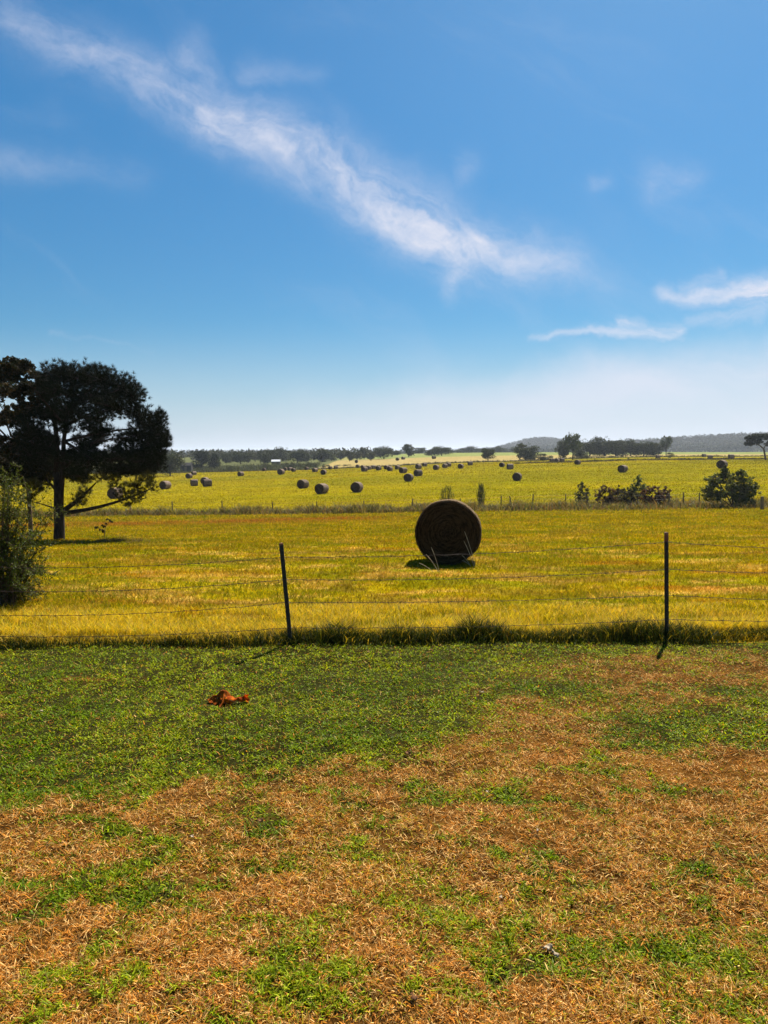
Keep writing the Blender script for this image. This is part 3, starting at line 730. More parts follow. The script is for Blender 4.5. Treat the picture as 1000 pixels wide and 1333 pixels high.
# x, base row, height px, yaw, label
BALES = [
 (148, 649.5, 15, 38, 'hay bale seen under the low branch of the dark pine'),
 (214, 637, 11.2, 38, 'hay bale nearest to the right side of the pine crown'),
 (245.5, 623, 7, 30, 'hay bale in front of a smaller one, below the two dark rounded trees at left'),
 (252, 618.6, 5, 60, 'small hay bale half behind another below the dark rounded trees at left'),
 (252, 632.7, 9, 80, 'dark hay bale lying side-on at the left of a close pair'),
 (266, 630.5, 9.5, 20, 'hay bale peeking out behind the front bale of the left cluster'),
 (269, 633.5, 10, 75, 'dark hay bale at the right front of the left cluster'),
 (313, 620, 6.2, 40, 'lone hay bale in the left part of the field, sunny on its right side'),
 (343, 613, 3.4, 20, 'tiny far hay bale left of the tin-roofed shed'),
 (365.5, 618, 8, 25, 'tall-looking hay bale below the tin-roofed shed'),
 (371, 611.8, 3.4, 10, 'tiny hay bale left of another tiny one behind the bale below the shed'),
 (377.5, 612.3, 3.6, 55, 'tiny hay bale touching a larger one right of the shed'),
 (382, 614.2, 4.8, 35, 'small hay bale just right of the bale below the shed'),
 (399, 611.8, 3.8, 35, 'small far hay bale midway between the shed and the scrub bushes'),
 (410, 614.8, 5.8, 40, 'small hay bale left of and behind a darker wider bale'),
 (421, 618, 7, 15, 'dark hay bale in front of the scrub bushes left of the middle'),
 (430, 611.2, 4.3, 40, 'small hay bale right of the scrub bushes'),
 (437, 610, 3.2, 70, 'tiny flat hay bale farthest right of the scrub bushes'),
 (394, 636, 12, 32, 'hay bale upper left of the one with a fence post before it'),
 (418.5, 643, 14, 28, 'big far hay bale with a fence post right before it'),
 (464.5, 641, 14, 20, 'hay bale just beyond the far fence, left of the near bale'),
 (465.5, 609, 3.2, 20, 'tiny hay bale at the left end of the crowded middle row'),
 (472.5, 610.2, 4.4, 30, 'small hay bale behind the front left one of the crowded row'),
 (474.5, 614, 6.6, 35, 'front left hay bale of the crowded middle row'),
 (480.5, 611.6, 5.2, 35, 'hay bale second behind the front left one of the crowded row'),
 (486.5, 610.5, 4.4, 65, 'flat small hay bale in the gap of the crowded row'),
 (492.8, 612.2, 5.2, 35, 'hay bale below the rounded far tree in the crowded row'),
 (503.5, 611, 4.6, 40, 'hay bale half hidden behind another below the large rounded far tree'),
 (507.6, 613.3, 6.2, 30, 'hay bale in front of a half hidden one below the large far tree'),
 (517.6, 611.2, 4.9, 40, 'small hay bale below the tall far tree of the treeline'),
 (525, 616, 8, 45, 'broad hay bale upper left of the isolated dark one'),
 (532, 627, 11, 15, 'isolated dark hay bale straight above the gap left of the near bale'),
 (544.5, 620, 9, 50, 'hay bale with sunlit side right behind the isolated dark one'),
 (545, 610.5, 6.4, 45, 'broad far hay bale directly above the one with the sunlit side'),
 (553, 607.2, 4, 60, 'small hay bale right of the broad far one'),
 (568, 611.8, 7, 20, 'dark round hay bale standing alone above the near bale'),
 (579.5, 609.3, 5.6, 45, 'left hay bale of an overlapping far pair above the near bale'),
 (584, 607.5, 4.6, 40, 'right hay bale of an overlapping far pair above the near bale'),
 (600, 610, 6.6, 20, 'lone hay bale above the right shoulder of the near bale'),
 (612.5, 605.8, 4.2, 75, 'small flat hay bale left of the lone bushy tree in the fields'),
 (653.8, 608, 5.2, 20, 'small round hay bale left of a wider one below the big round tree'),
 (664.5, 611, 7.5, 75, 'wide hay bale below the big round tree'),
 (674, 626, 11.2, 12, 'dark round hay bale beyond the tall weeds right of the near bale'),
 (719.5, 601.8, 4.4, 70, 'left hay bale of three in a row by the airy tall tree'),
 (726, 601.9, 4.4, 30, 'middle hay bale of three in a row by the airy tall tree'),
 (732.2, 601.5, 4.2, 60, 'right hay bale of three in a row by the airy tall tree'),
 (752.7, 605, 6.6, 25, 'hay bale at the foot of the airy tall tree'),
 (812, 615, 10, 25, 'hay bale above the reddish brush on the fence row'),
 (857, 596.6, 4.6, 55, 'far hay bale in front of the dense row of trees'),
 (917.3, 595, 4.4, 50, 'far hay bale left behind the long flat one at right'),
 (926, 598.7, 5.4, 80, 'long flat-looking hay bale on the right of the field'),
 (953, 597.2, 6, 65, 'far hay bale near the spreading tree at the right edge'),
 (942, 610, 11.5, 20, 'hay bale directly above the big bush at right'),
]
for i, (x, by, hp, yaw, lab) in enumerate(BALES):
    X, Y, Z = at(x, by, 40, 900)
    Ye = float(np.interp(X, [-260, -90, -20, 40, 90, 200], [262, 262, 262, 262, 292, 330])) - 7
    if Y > Ye: X, Y, Z = atd(x, Ye)     # none stands beyond the edge of the mown field
    Yd_ = 212 + (X - 38) * .12 + 5 * math.sin(X * .05)
    if X > 36 and abs(Y - Yd_) < 5: X, Y, Z = atd(x, Yd_ + 6)     # nor in the ditch
    size = min(max(hp / FPX * Y / 1.5, .80), 1.12)
    o = link('hay_bale', protos[i % 4], None, None, (X, Y + .6 * size, Z - .04)); o.scale = (size,) * 3
    o.rotation_euler = (0, 0, -math.atan2(X, Y) + R(-yaw))
    tag(o, lab, 'hay bale', GB)
GB2 = 'tiny hay bales on the tan field beyond'
for i, (x, Yd, lab) in enumerate([(464, 330, 'speck of a hay bale at the left end of the tan field'), (517.5, 345, 'speck of a hay bale on the tan field, lower of a near pair'),
                     (525, 372, 'speck of a hay bale on the tan field, upper of a near pair'), (565, 360, 'speck of a hay bale alone on the right of the tan field')]):
    X, Y, Z = atd(x, Yd); o = link('hay_bale', protos[i % 4], None, None, (X, Y, Z - .04)); o.rotation_euler = (0, 0, R(-20 * i)); tag(o, lab, 'hay bale', GB2)

# ------------------------------------------------------------------ trees
def leaf_cloud(acc, cen, rad, n, size, cols, rng, flat=1.0, up=0.0):
    """n small leaf quads in an ellipsoid shell round cen"""
    d = rng.normal(0, 1, (n, 3)); d /= np.linalg.norm(d, axis=1)[:, None]
    r = rng.random(n) ** .45
    P = np.asarray(cen) + d * r[:, None] * np.asarray(rad)
    a = rng.normal(0, 1, (n, 3)); a[:, 2] *= flat; a /= np.linalg.norm(a, axis=1)[:, None]
    b = np.cross(a, rng.normal(0, 1, (n, 3))); b /= np.linalg.norm(b, axis=1)[:, None]
    s = size * (.6 + .8 * rng.random((n, 1)))
    V = np.stack([P - a * s, P + b * s * .55, P + a * s, P - b * s * .55], 1).reshape(-1, 3)
    k = rng.integers(0, len(cols), n); c = np.asarray(cols)[k] * (.7 + .6 * rng.random((n, 1)))
    acc.add(V, np.arange(4 * n).reshape(-1, 4), None, np.repeat(c, 4, 0))

def make_far_tree(seed, kind):
    """unit tree: height 1, crown half width about .5 at scale 1; returns (trunk mesh, crown mesh)"""
    rg = np.random.default_rng(seed); tr = Acc(); cr = Acc()
    if kind == 'round':   h0, nl, spread, zr = .02, 19, .38, .34
    elif kind == 'tall':  h0, nl, spread, zr = .06, 17, .28, .40
    elif kind == 'cedar': h0, nl, spread, zr = .04, 16, .30, .42
    elif kind == 'airy':  h0, nl, spread, zr = .22, 13, .30, .36
    else:                 h0, nl, spread, zr = .02, 9, .40, .30      # bush
    cz = h0 + (1 - h0) * .52
    cols = {'round': [(.045, .055, .022), (.06, .07, .025), (.035, .042, .018)], 'tall': [(.055, .062, .028), (.075, .078, .032)],
            'cedar': [(.018, .026, .013), (.025, .034, .016)], 'airy': [(.05, .07, .025), (.08, .09, .03)], 'bush': [(.06, .075, .03), (.09, .09, .035)]}[kind]
    tube(tr, [(0, 0, -.05), (.01, 0, h0 + .1), (.0, .01, .7)], [.028, .022, .006], 6)
    for i in range(nl):
        a = rg.random() * 6.283; t = rg.random(); zz = h0 + .12 + (1 - h0 - .22) * t
        prof = math.sqrt(max(0, 1 - ((zz - cz) / ((1 - h0) * .56)) ** 2))
        if kind == 'cedar': prof = (1 - t) * .9 + .25
        rr = spread * prof * (.45 + .55 * rg.random()); c = np.array([math.cos(a) * rr, math.sin(a) * rr, zz])
        tube(tr, [(0, 0, max(h0, zz - .3)), tuple(c * .6 + np.array([0, 0, zz * .4 - .04 * .6])), tuple(c)], [.010, .006, .002], 4, False)
        lr = (.15 + .11 * rg.random()) * (.82 if kind in ('airy', 'tall') else 1.1)
        nn = 170 if kind != 'airy' else 85
        leaf_cloud(cr, c, (lr * 1.15, lr * 1.15, lr * .85), nn, .036, cols, rg)
        for j in range(3):   # ragged outliers
            leaf_cloud(cr, c + rg.normal(0, 1, 3) * lr * .55, (lr * .4,) * 3, 14, .028, cols, rg)
    return tr.mesh('trunk', True), cr.mesh('crown')
KINDS = {k: [make_far_tree(200 + 10 * j + i, k) for i in range(4 if k == 'round' else 2)] for j, k in enumerate(('round', 'tall', 'cedar', 'airy', 'bush'))}
_kc = {}
def far_tree(x, Yd, top, wpx, kind, label, cat='tree', group=None, name=None):
    X, Y, Z = atd(x, Yd); H = zpx(top, Y) - Z; W = wpx / FPX * Y
    i = _kc.get(kind, 0); _kc[kind] = i + 1
    tm, cm = KINDS[kind][i % len(KINDS[kind])]
    root = empty(name or {'cedar': 'cedar_tree', 'bush': 'bush'}.get(kind, 'deciduous_tree'), (X, Y, Z))
    root.rotation_euler = (0, 0, random.uniform(0, 6.28)); s = W / .95; root.scale = (s, s, H / 1.0)
    link('trunk', tm, M_BARK, root); link('crown', cm, M_FARLEAF, root)
    tag(root, label, cat, group); return root

GT = 'trees of the far left treeline'
def T(*a, **k): return far_tree(*a, **k)
T(221, 232, 587, 34, 'round', 'dark rounded tree just right of the pine at the field edge')
T(196, 250, 589, 30, 'round', 'dark tree mostly hidden behind the right side of the pine')
T(262, 300, 586.5, 30, 'cedar', 'dense black-green tree clump, left of the darkest pair', name='cedar_tree')
T(279, 300, 589.5, 18, 'cedar', 'narrow dark tree at the right of the darkest pair')
T(238, 520, 592, 16, 'tall', 'small hazy tree in the gap between the dark left trees', group=GT)
T(246, 560, 593.5, 14, 'tall', 'pale hazy treetop touching the left of the darkest trees', group=GT)
line_ = [(294, 590.5, 14, 'round', 'first grey-green tree right of the darkest pair'), (303, 588.5, 16, 'round', 'second grey-green tree right of the darkest pair'),
 (313, 587, 17, 'round', 'taller dark rounded tree above the lone left bale'), (323, 588.5, 14, 'tall', 'pale brownish tree right of the tree above the lone bale'),
 (332, 588, 15, 'tall', 'second pale brownish tree left of the tin-roofed shed'), (344, 586, 14, 'round', 'dark tree directly left of the tin-roofed shed'),
 (354, 586, 14, 'round', 'dark tree behind the tin-roofed shed'), (368, 583, 19, 'round', 'tallest tree right behind the shed'),
 (387, 585.5, 17, 'round', 'rounded tree with a notch before it right of the shed'), (398, 590, 15, 'round', 'low rounded tree in front of the treeline right of the shed'),
 (408, 588.5, 12, 'tall', 'slim pale tree left of the broad twin crowns'), (421, 585.3, 17, 'round', 'broad left crown of the twin crowns'),
 (431, 588, 13, 'round', 'broad right crown of the twin crowns'), (444, 585.5, 15, 'tall', 'pale tree with loose crown left of the middle'),
 (455, 586.5, 12, 'tall', 'slim pale tree right of the loose-crowned one'), (465, 587.5, 14, 'tall', 'pale low tree left of the tall narrow grey one'),
 (474, 581.5, 12, 'tall', 'tall narrow grey tree left of the large rounded one'), (483, 587, 12, 'tall', 'pale tree tucked between the narrow grey and large rounded trees')]
for i, (x, tp, w, k, lab) in enumerate(line_): T(x, 392 + 25 * math.sin(i * 2.1), tp, w * 1.25, k, lab, group=GT)
GM = 'trees of the middle treeline'
mid = [(500, 400, 580.5, 27, 'round', 'large rounded tree left of the tallest in the middle'), (516, 520, 587, 16, 'round', 'low tree between the large rounded and the tallest one'),
 (532, 430, 577.5, 20, 'tall', 'tallest leafy tree in the middle of the treeline'), (546, 600, 583, 20, 'round', 'hazy tree right of the tallest middle one'),
 (562, 450, 585, 19, 'round', 'low dark tree beside the paired dark crown in the middle'), (575, 440, 580.5, 24, 'round', 'dark wide tree above the isolated bale pair'),
 (590, 700, 585, 20, 'round', 'hazy low tree right of the dark wide one'), (602, 700, 583.5, 20, 'round', 'hazy tree at the edge of the pale green field'),
 (616, 650, 581, 22, 'round', 'hazy rounded tree behind the pale green field'), (630, 700, 583, 16, 'round', 'hazy tree peeking behind the lone bushy tree'),
 (646, 650, 580.8, 16, 'round', 'hazy tree right of the lone bushy tree'), (656, 700, 583.5, 14, 'round', 'small hazy tree between lone bushy and big round trees'),
 (668, 760, 582, 18, 'round', 'hazy tree left behind the big round tree')]
for x, Yd, tp, w, k, lab in mid: T(x, Yd, tp, w, k, lab, group=GM)
T(635.5, 282, 582, 17, 'round', 'lone bushy tree standing in the fields in the middle')
T(684.5, 275, 577.5, 31, 'round', 'big dark round tree standing at the field edge')
T(704, 268, 590, 16, 'bush', 'leafy green shrub between the big round and airy tall trees', 'bush')
T(713, 270, 592, 14, 'bush', 'second leafy shrub, touching the left of the three bales', 'bush')
T(746, 262, 561.5, 30, 'airy', 'airy tall tree rising highest in the right treeline')
T(733, 290, 574, 18, 'round', 'rounded tree tucked left of the airy tall tree')
T(757, 275, 583, 20, 'round', 'low leafy tree right beneath the airy tall tree')
GR = 'dense row of trees on the right'
for i, (x, tp, w, lab) in enumerate([(768, 573.5, 26, 'first dark tree of the dense row, beside the airy tall tree'), (787, 569.2, 28, 'highest dark tree of the dense row'),
   (802, 574, 22, 'third dark tree of the dense row'), (821, 572.6, 24, 'middle greener tree of the dense row'),
   (838, 574.2, 24, 'tree one before the last of the dense row'), (852, 577, 20, 'low last tree of the dense row')]): T(x, 330 + 8 * math.sin(i * 3), tp, w * 1.25, 'round', lab, group=GR)
T(867.5, 335, 567.5, 20, 'airy', 'separate upright tree at the right end of the dense row')
T(873, 262, 589, 9, 'bush', 'small leafy shrub on the ditch bank below the upright tree', 'bush')
T(818.5, 240, 596, 5, 'bush', 'tiny rust-coloured shrub on the ditch bank', 'bush')
GH = 'scrub bushes at the left field edge'
sc_ = [(346, 603, 9), (354, 605, 8), (371, 602, 9), (381, 601.5, 10), (391, 603, 9), (402, 601, 12), (411, 602.5, 12), (424, 604, 8), (440, 605, 10), (452, 604.5, 9)]
sl = ['scrub bush below the left end of the tin-roofed shed', 'scrub bush beneath the middle of the shed', 'scrub bush just right of the shed',
      'scrub bush above the small bale right of the shed', 'scrub bush left of the two large ones', 'left one of the two large scrub bushes', 'right one of the two large scrub bushes',
      'low scrub bush right of the two large ones', 'scrub bush in front of the loose-crowned pale tree', 'last scrub bush before the tan field']
for i, (x, tp, w) in enumerate(sc_): T(x, 285 + 12 * math.sin(i * 1.7), tp, w * 1.2, 'bush', sl[i], 'bush', GH)
T(299, 268, 606.5, 9, 'bush', 'small dark bush below the first grey-green trees', 'bush')

# wooded hills, one mass each
def forest(name, n, f, cols, label, hsz=(9, 14), seed=5):
    rg = np.random.default_rng(seed); a = Acc()
    X, Y = f(n, rg); Z = ground_z(X, Y, False)
    for x, y, z in zip(X, Y, Z):
        h = rg.uniform(*hsz); w = h * rg.uniform(.4, .6)
        leaf_cloud(a, (x, y, z + h * .55), (w, w, h * .5), 34, h * .13, cols, rg)
    o = link(name, a.mesh(name), M_FARLEAF); tag(o, label, 'forest', kind='stuff')
fc = [(.030, .036, .018), (.042, .048, .022), (.05, .052, .026)]
def hill_pts(n, rg):
    X = rg.uniform(300, 1250, n); Y = rg.uniform(1050, 1620, n); return X, Y
forest('hillside_forest', 3600, hill_pts, fc, 'hazy wooded hill on the right horizon')
def back_pts(n, rg):
    Y = rg.uniform(950, 1500, n); X = rg.uniform(-.62, .30, n) * Y; return X, Y
forest('distant_woods', 2600, back_pts, fc, 'hazy band of distant woods along the horizon', (7, 11), 6)
forest('treeline_woods', 260, lambda n, rg: (lambda Yy: (rg.uniform(-.40, -.02, n) * Yy, Yy))(rg.uniform(440, 560, n)), [(.05, .055, .028), (.035, .042, .02), (.07, .065, .038)], 'grey-green woods behind the far left treeline', (3.5, 6.5), 7)
forest('small_wooded_hill', 900, lambda n, rg: (rg.uniform(250, 520, n), rg.uniform(1650, 2000, n)), fc, 'small hazy wooded hill behind the airy tall tree', (9, 13), 8)

# ------------------------------------------------------------------ pine on the left
def crown_bits(cx, Y, blobs):
    return [((px_uv(x, 583)[0] * Y - cx, dyy, zpx(y, Y)), (rx_ / FPX * Y, ry_, rz_ / FPX * Y)) for (x, y, rx_, rz_, dyy, ry_) in blobs]
def curve(p, q, bend, n=7):
    p, q = Vector(p), Vector(q); m = (p + q) / 2 + Vector(bend); out = []
    for i in range(n):
        t = i / (n - 1); out.append(p * (1 - t) ** 2 + m * 2 * t * (1 - t) + q * t * t)
    return out
def pine():
    X, Y, Z = at(73, 703, 10, 60)
    root = empty('pine_tree', (X, Y, Z)); tag(root, 'dark spreading pine with bare forked trunk at the left edge of the hay field', 'pine tree')
    L = lambda x, y, dy=0.0: Vector((px_uv(x, 583)[0] * Y - X, dy, zpx(y, Y) - Z))
    tr = Acc(); rg = np.random.default_rng(31)
    s = Y / FPX
    tube(tr, [L(73, 712), L(73, 703), L(74, 685), L(74, 664), L(73, 640), L(72, 615)], [8.5 * s, 7.2 * s, 6.6 * s, 6.4 * s, 4.4 * s, 3.8 * s], 10)
    tube(tr, [L(72, 617), L(73, 585, .1), L(70, 545, .2), L(74, 510, .1), L(78, 488, 0)], [3.8 * s, 3.4 * s, 2.7 * s, 1.8 * s, .8 * s], 8)
    tube(tr, [L(76, 664), L(79, 640, -.1), L(84, 610, -.2), L(88, 575, -.3), L(92, 540, -.2), L(104, 505, 0), L(112, 488, .1)], [4.2 * s, 4.0 * s, 3.5 * s, 2.8 * s, 2.2 * s, 1.4 * s, .6 * s], 8)
    limbs = [  # start px, dy, end px, dy, bend
        ((78, 668), 0, (205, 634), -.6, (0, 0, -.30), 3.4), ((78, 666), 0, (128, 628), -.3, (0, 0, -.12), 3.8),
        ((84, 610), -.2, (150, 566), -.9, (0, 0, .05), 2.4), ((86, 590), -.2, (175, 570), -.6, (0, 0, .22), 2.4),
        ((88, 575), -.3, (200, 556), .3, (0, 0, .22), 2.2), ((90, 555), -.3, (165, 515), .6, (0, 0, .1), 2.0),
        ((92, 540), -.2, (140, 492), -.4, (0, 0, .05), 1.8), ((72, 560), .2, (50, 520), .5, (0, 0, 0), 1.8),
        ((73, 600), .1, (40, 570), -.4, (0, 0, .05), 2.0), ((73, 640), 0, (30, 605), .7, (0, 0, .0), 2.0),
        ((74, 625), 0, (110, 600), 1.0, (0, 0, 0), 2.0), ((88, 575), -.3, (140, 600), -1.3, (0, 0, .1), 2.0),
        ((74, 664), 0, (48, 652), -.5, (0, 0, .05), 1.6), ((72, 560), .2, (100, 530), 1.3, (0, 0, 0), 1.6), ((84, 600), -.2, (160, 600), 1.0, (0, 0, .1), 2.2),
        ((90, 560), 0, (60, 500), -1.2, (0, 0, 0), 1.6), ((150, 640), -.4, (165, 655), -.5, (0, 0, 0), 1.0)]
    ends = []
    for (a, da, b, db, bd, r0) in limbs:
        pts = curve(L(*a, da), L(*b, db), bd, 8); tube(tr, pts, [r0 * s * (1 - .8 * i / 7) for i in range(8)], 6, False); ends.append(pts)
    # foliage masses (photo column, row, radii px, depth offset, depth radius)
    blobs = [(78, 488, 20, 14, 0, .6), (105, 490, 22, 15, .2, .8), (135, 492, 20, 14, -.2, .7), (158, 503, 18, 15, .2, .7), (176, 517, 14, 14, 0, .6),
             (90, 512, 26, 14, -.4, .9), (125, 515, 30, 16, .3, 1.0), (155, 530, 26, 13, -.3, .9), (182, 540, 14, 12, .1, .6),
             (60, 505, 12, 14, .3, .6), (62, 535, 16, 16, .4, .7), (100, 535, 18, 10, -.6, .7), (130, 545, 22, 10, -.5, .8),
             (195, 553, 16, 12, .2, .6), (207, 564, 13, 10, -.1, .5), (200, 578, 17, 12, 0, .6), (178, 566, 18, 12, .2, .7), (207, 545, 8, 10, .1, .4), (213, 575, 8, 12, 0, .4),
             (150, 597, 28, 10, -.5, .9), (175, 590, 22, 13, .3, .8), (125, 600, 20, 11, -.9, .8), (190, 598, 18, 12, -.2, .7), (165, 612, 22, 8, .2, .8), (140, 612, 18, 9, .5, .7), (205, 603, 10, 10, 0, .5),
             (45, 560, 18, 18, -.2, .8), (92, 558, 11, 7, -.5, .6), (114, 556, 13, 7, .4, .6), (140, 562, 15, 6, -.3, .6), (158, 572, 13, 6, .2, .5), (98, 592, 13, 8, -.6, .5), (78, 606, 12, 9, .5, .5), (92, 618, 12, 8, .2, .5), (185, 612, 16, 6, .4, .5), (150, 622, 12, 5, -.3, .5), (205, 590, 12, 8, -.3, .5), (96, 572, 9, 7, .6, .4), (128, 572, 8, 5, .2, .4), (120, 583, 12, 5, -.5, .5), (145, 584, 12, 4, .4, .5), (60, 590, 12, 10, -.3, .5), (80, 545, 10, 9, .3, .5), (75, 575, 7, 8, -.4, .4), (110, 618, 16, 7, -.4, .5), (130, 622, 14, 6, .1, .5), (55, 632, 12, 9, -.3, .5), (35, 635, 14, 12, .3, .5), (40, 590, 20, 16, .2, .8), (55, 610, 18, 12, .5, .7), (105, 600, 14, 10, 1.0, .6), (100, 580, 9, 8, 1.2, .5),
             (28, 610, 16, 14, .6, .7), (60, 575, 10, 12, 0, .5), (112, 570, 10, 8, 1.0, .5),
             (168, 640, 13, 11, -.5, .4), (183, 632, 14, 10, -.6, .4), (197, 622, 11, 9, -.5, .4), (172, 653, 9, 6, -.5, .3), (203, 634, 8, 7, -.6, .3), (187, 645, 8, 6, -.5, .3), (155, 632, 7, 5, -.5, .3),
             (104, 652, 10, 10, -.2, .4), (112, 640, 8, 7, -.2, .35), (100, 628, 8, 7, .6, .35), (46, 650, 9, 7, -.5, .4)]
    tw = []
    cr = Acc(); NV = []; NC = []
    for (x, y, rx_, rz_, dy, ry_) in blobs:
        c = np.array(L(x, y, dy)); rad = np.array([rx_ * s, ry_, rz_ * s])
        low = y > 620
        rx_ *= 1.16; rz_ *= 1.22; ry_ *= 1.1; rad = np.array([rx_ * s, ry_, rz_ * s]) * (.9 if low else 1); nt = int(rx_ * rz_ * .33 * (.75 if low else 2.2)) + 6
        d = rg.normal(0, 1, (nt, 3)); d /= np.linalg.norm(d, axis=1)[:, None]; P = c + d * (rg.random((nt, 1)) ** .5) * rad * np.where(rg.random((nt, 1)) < .14, 1.28, 1.0)
        # twig from the blob heart to a few tufts
        for k in range(0, nt, 4):
            q = Vector(P[k]); p0 = Vector(c) * .55 + q * .45 - Vector((0, 0, .05)); tube(tr, [Vector(c), p0, q], [.018, .012, .005], 4, False)
        for p_, dd in zip(P, d):
            m = 26; ax = dd * .6 + np.array([0, 0, .75]) + rg.normal(0, .25, 3); ax /= np.linalg.norm(ax)
            e = rg.normal(0, 1, (m, 3)) * .62 + ax; e /= np.linalg.norm(e, axis=1)[:, None]
            ln = (.11 + .09 * rg.random((m, 1))); sd2 = np.cross(e, rg.normal(0, 1, (m, 3))); sd2 /= np.linalg.norm(sd2, axis=1)[:, None]
            NV.append(np.stack([p_ - sd2 * .0065, p_ + sd2 * .0065, p_ + e * ln], 1).reshape(-1, 3))
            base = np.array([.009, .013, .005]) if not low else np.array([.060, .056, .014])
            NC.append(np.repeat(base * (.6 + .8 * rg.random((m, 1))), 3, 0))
    NV = np.concatenate(NV); NC = np.concatenate(NC)
    link('trunk', tr.mesh('trunk', True), M_BARK, root)
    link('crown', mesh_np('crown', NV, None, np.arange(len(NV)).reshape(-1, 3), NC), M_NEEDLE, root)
pine()

# ------------------------------------------------------------------ broad-leaved trees and shrubs seen close
def leafy(name, label, cat, base, limbs, blobs, size, cols, dens, r0, loc_scale=1.0, seed=1, mat=None, twigs=True, thin=1.0, bs=1.0):
    """base (X, Y, Z); limbs and blobs in metres relative to it"""
    root = empty(name, base); tag(root, label, cat); rg = np.random.default_rng(seed); tr = Acc(); cr = Acc()
    for (p, q, bd, ra, rb) in limbs:
        pts = curve(p, q, bd, 7); tube(tr, pts, [ra + (rb - ra) * i / 6 for i in range(7)], 6, False)
    for (c, rad) in blobs:
        c = np.array(c); rad = np.array(rad) * bs; c[2] *= (.5 + .5 * bs); vol = rad[0] * rad[2]
        nsub = max(4, int(dens * vol ** .5 * 10))
        for j in range(nsub):
            d = rg.normal(0, 1, 3); d /= np.linalg.norm(d); s_ = c + d * rad * rg.random() ** .5 * 1.3
            if twigs: tube(tr, [Vector(c), Vector(c) * .5 + Vector(s_) * .5 - Vector((0, 0, .03)), Vector(s_)], [r0, r0 * .7, r0 * .3], 4, False)
            lr = rad.mean() * (.16 + .26 * rg.random())
            leaf_cloud(cr, s_, (lr, lr, lr * .8), int(dens * 4.5 * thin), size, cols, rg)
    link('trunk', tr.mesh('trunk', True), M_TWIG, root); link('crown', cr.mesh('crown'), mat or M_LEAF, root)
    return root
# big broadleaf behind the pine, mostly outside the frame
X, Y, Z = atd(37, 27.5)
s = Y / FPX; Lb = lambda x, y, dy=0.0: ((x - 37) * s, dy, zpx(y, Y) - Z)
leafy('broadleaf_tree', 'broad-leaved tree with browning top at the left picture edge behind the pine', 'tree', (X, Y, Z),
      [((0, 0, -.3), Lb(34, 600), (0, 0, 0), .085, .06), (Lb(35, 620), Lb(5, 540), (0, 0, .1), .055, .02), (Lb(34, 600), Lb(28, 500, .3), (0, 0, 0), .055, .015), (Lb(35, 610), Lb(50, 540, -.2), (0, 0, 0), .04, .015),
       (Lb(20, 580), Lb(-30, 530), (0, 0, .1), .04, .015), (Lb(36, 640), Lb(-20, 590, .5), (0, 0, .1), .04, .015)],
      [(Lb(10, 480), (.6, .6, .35)), (Lb(30, 478, .3), (.45, .6, .3)), (Lb(50, 500, .2), (.4, .6, .4)), (Lb(18, 508, -.3), (.7, .7, .4)), (Lb(45, 530), (.5, .6, .4)), (Lb(8, 540, .4), (.5, .6, .35)),
       (Lb(-20, 500), (.8, .8, .6)), (Lb(-35, 550), (.8, .8, .6)), (Lb(20, 580), (.6, .6, .4)), (Lb(-10, 600), (.8, .8, .5)), (Lb(48, 580), (.5, .6, .4)), (Lb(15, 620), (.6, .6, .3)), (Lb(50, 615), (.4, .5, .35))],
      .055, [(.018, .021, .008), (.014, .018, .007), (.045, .030, .010)], 12, .012, seed=51)
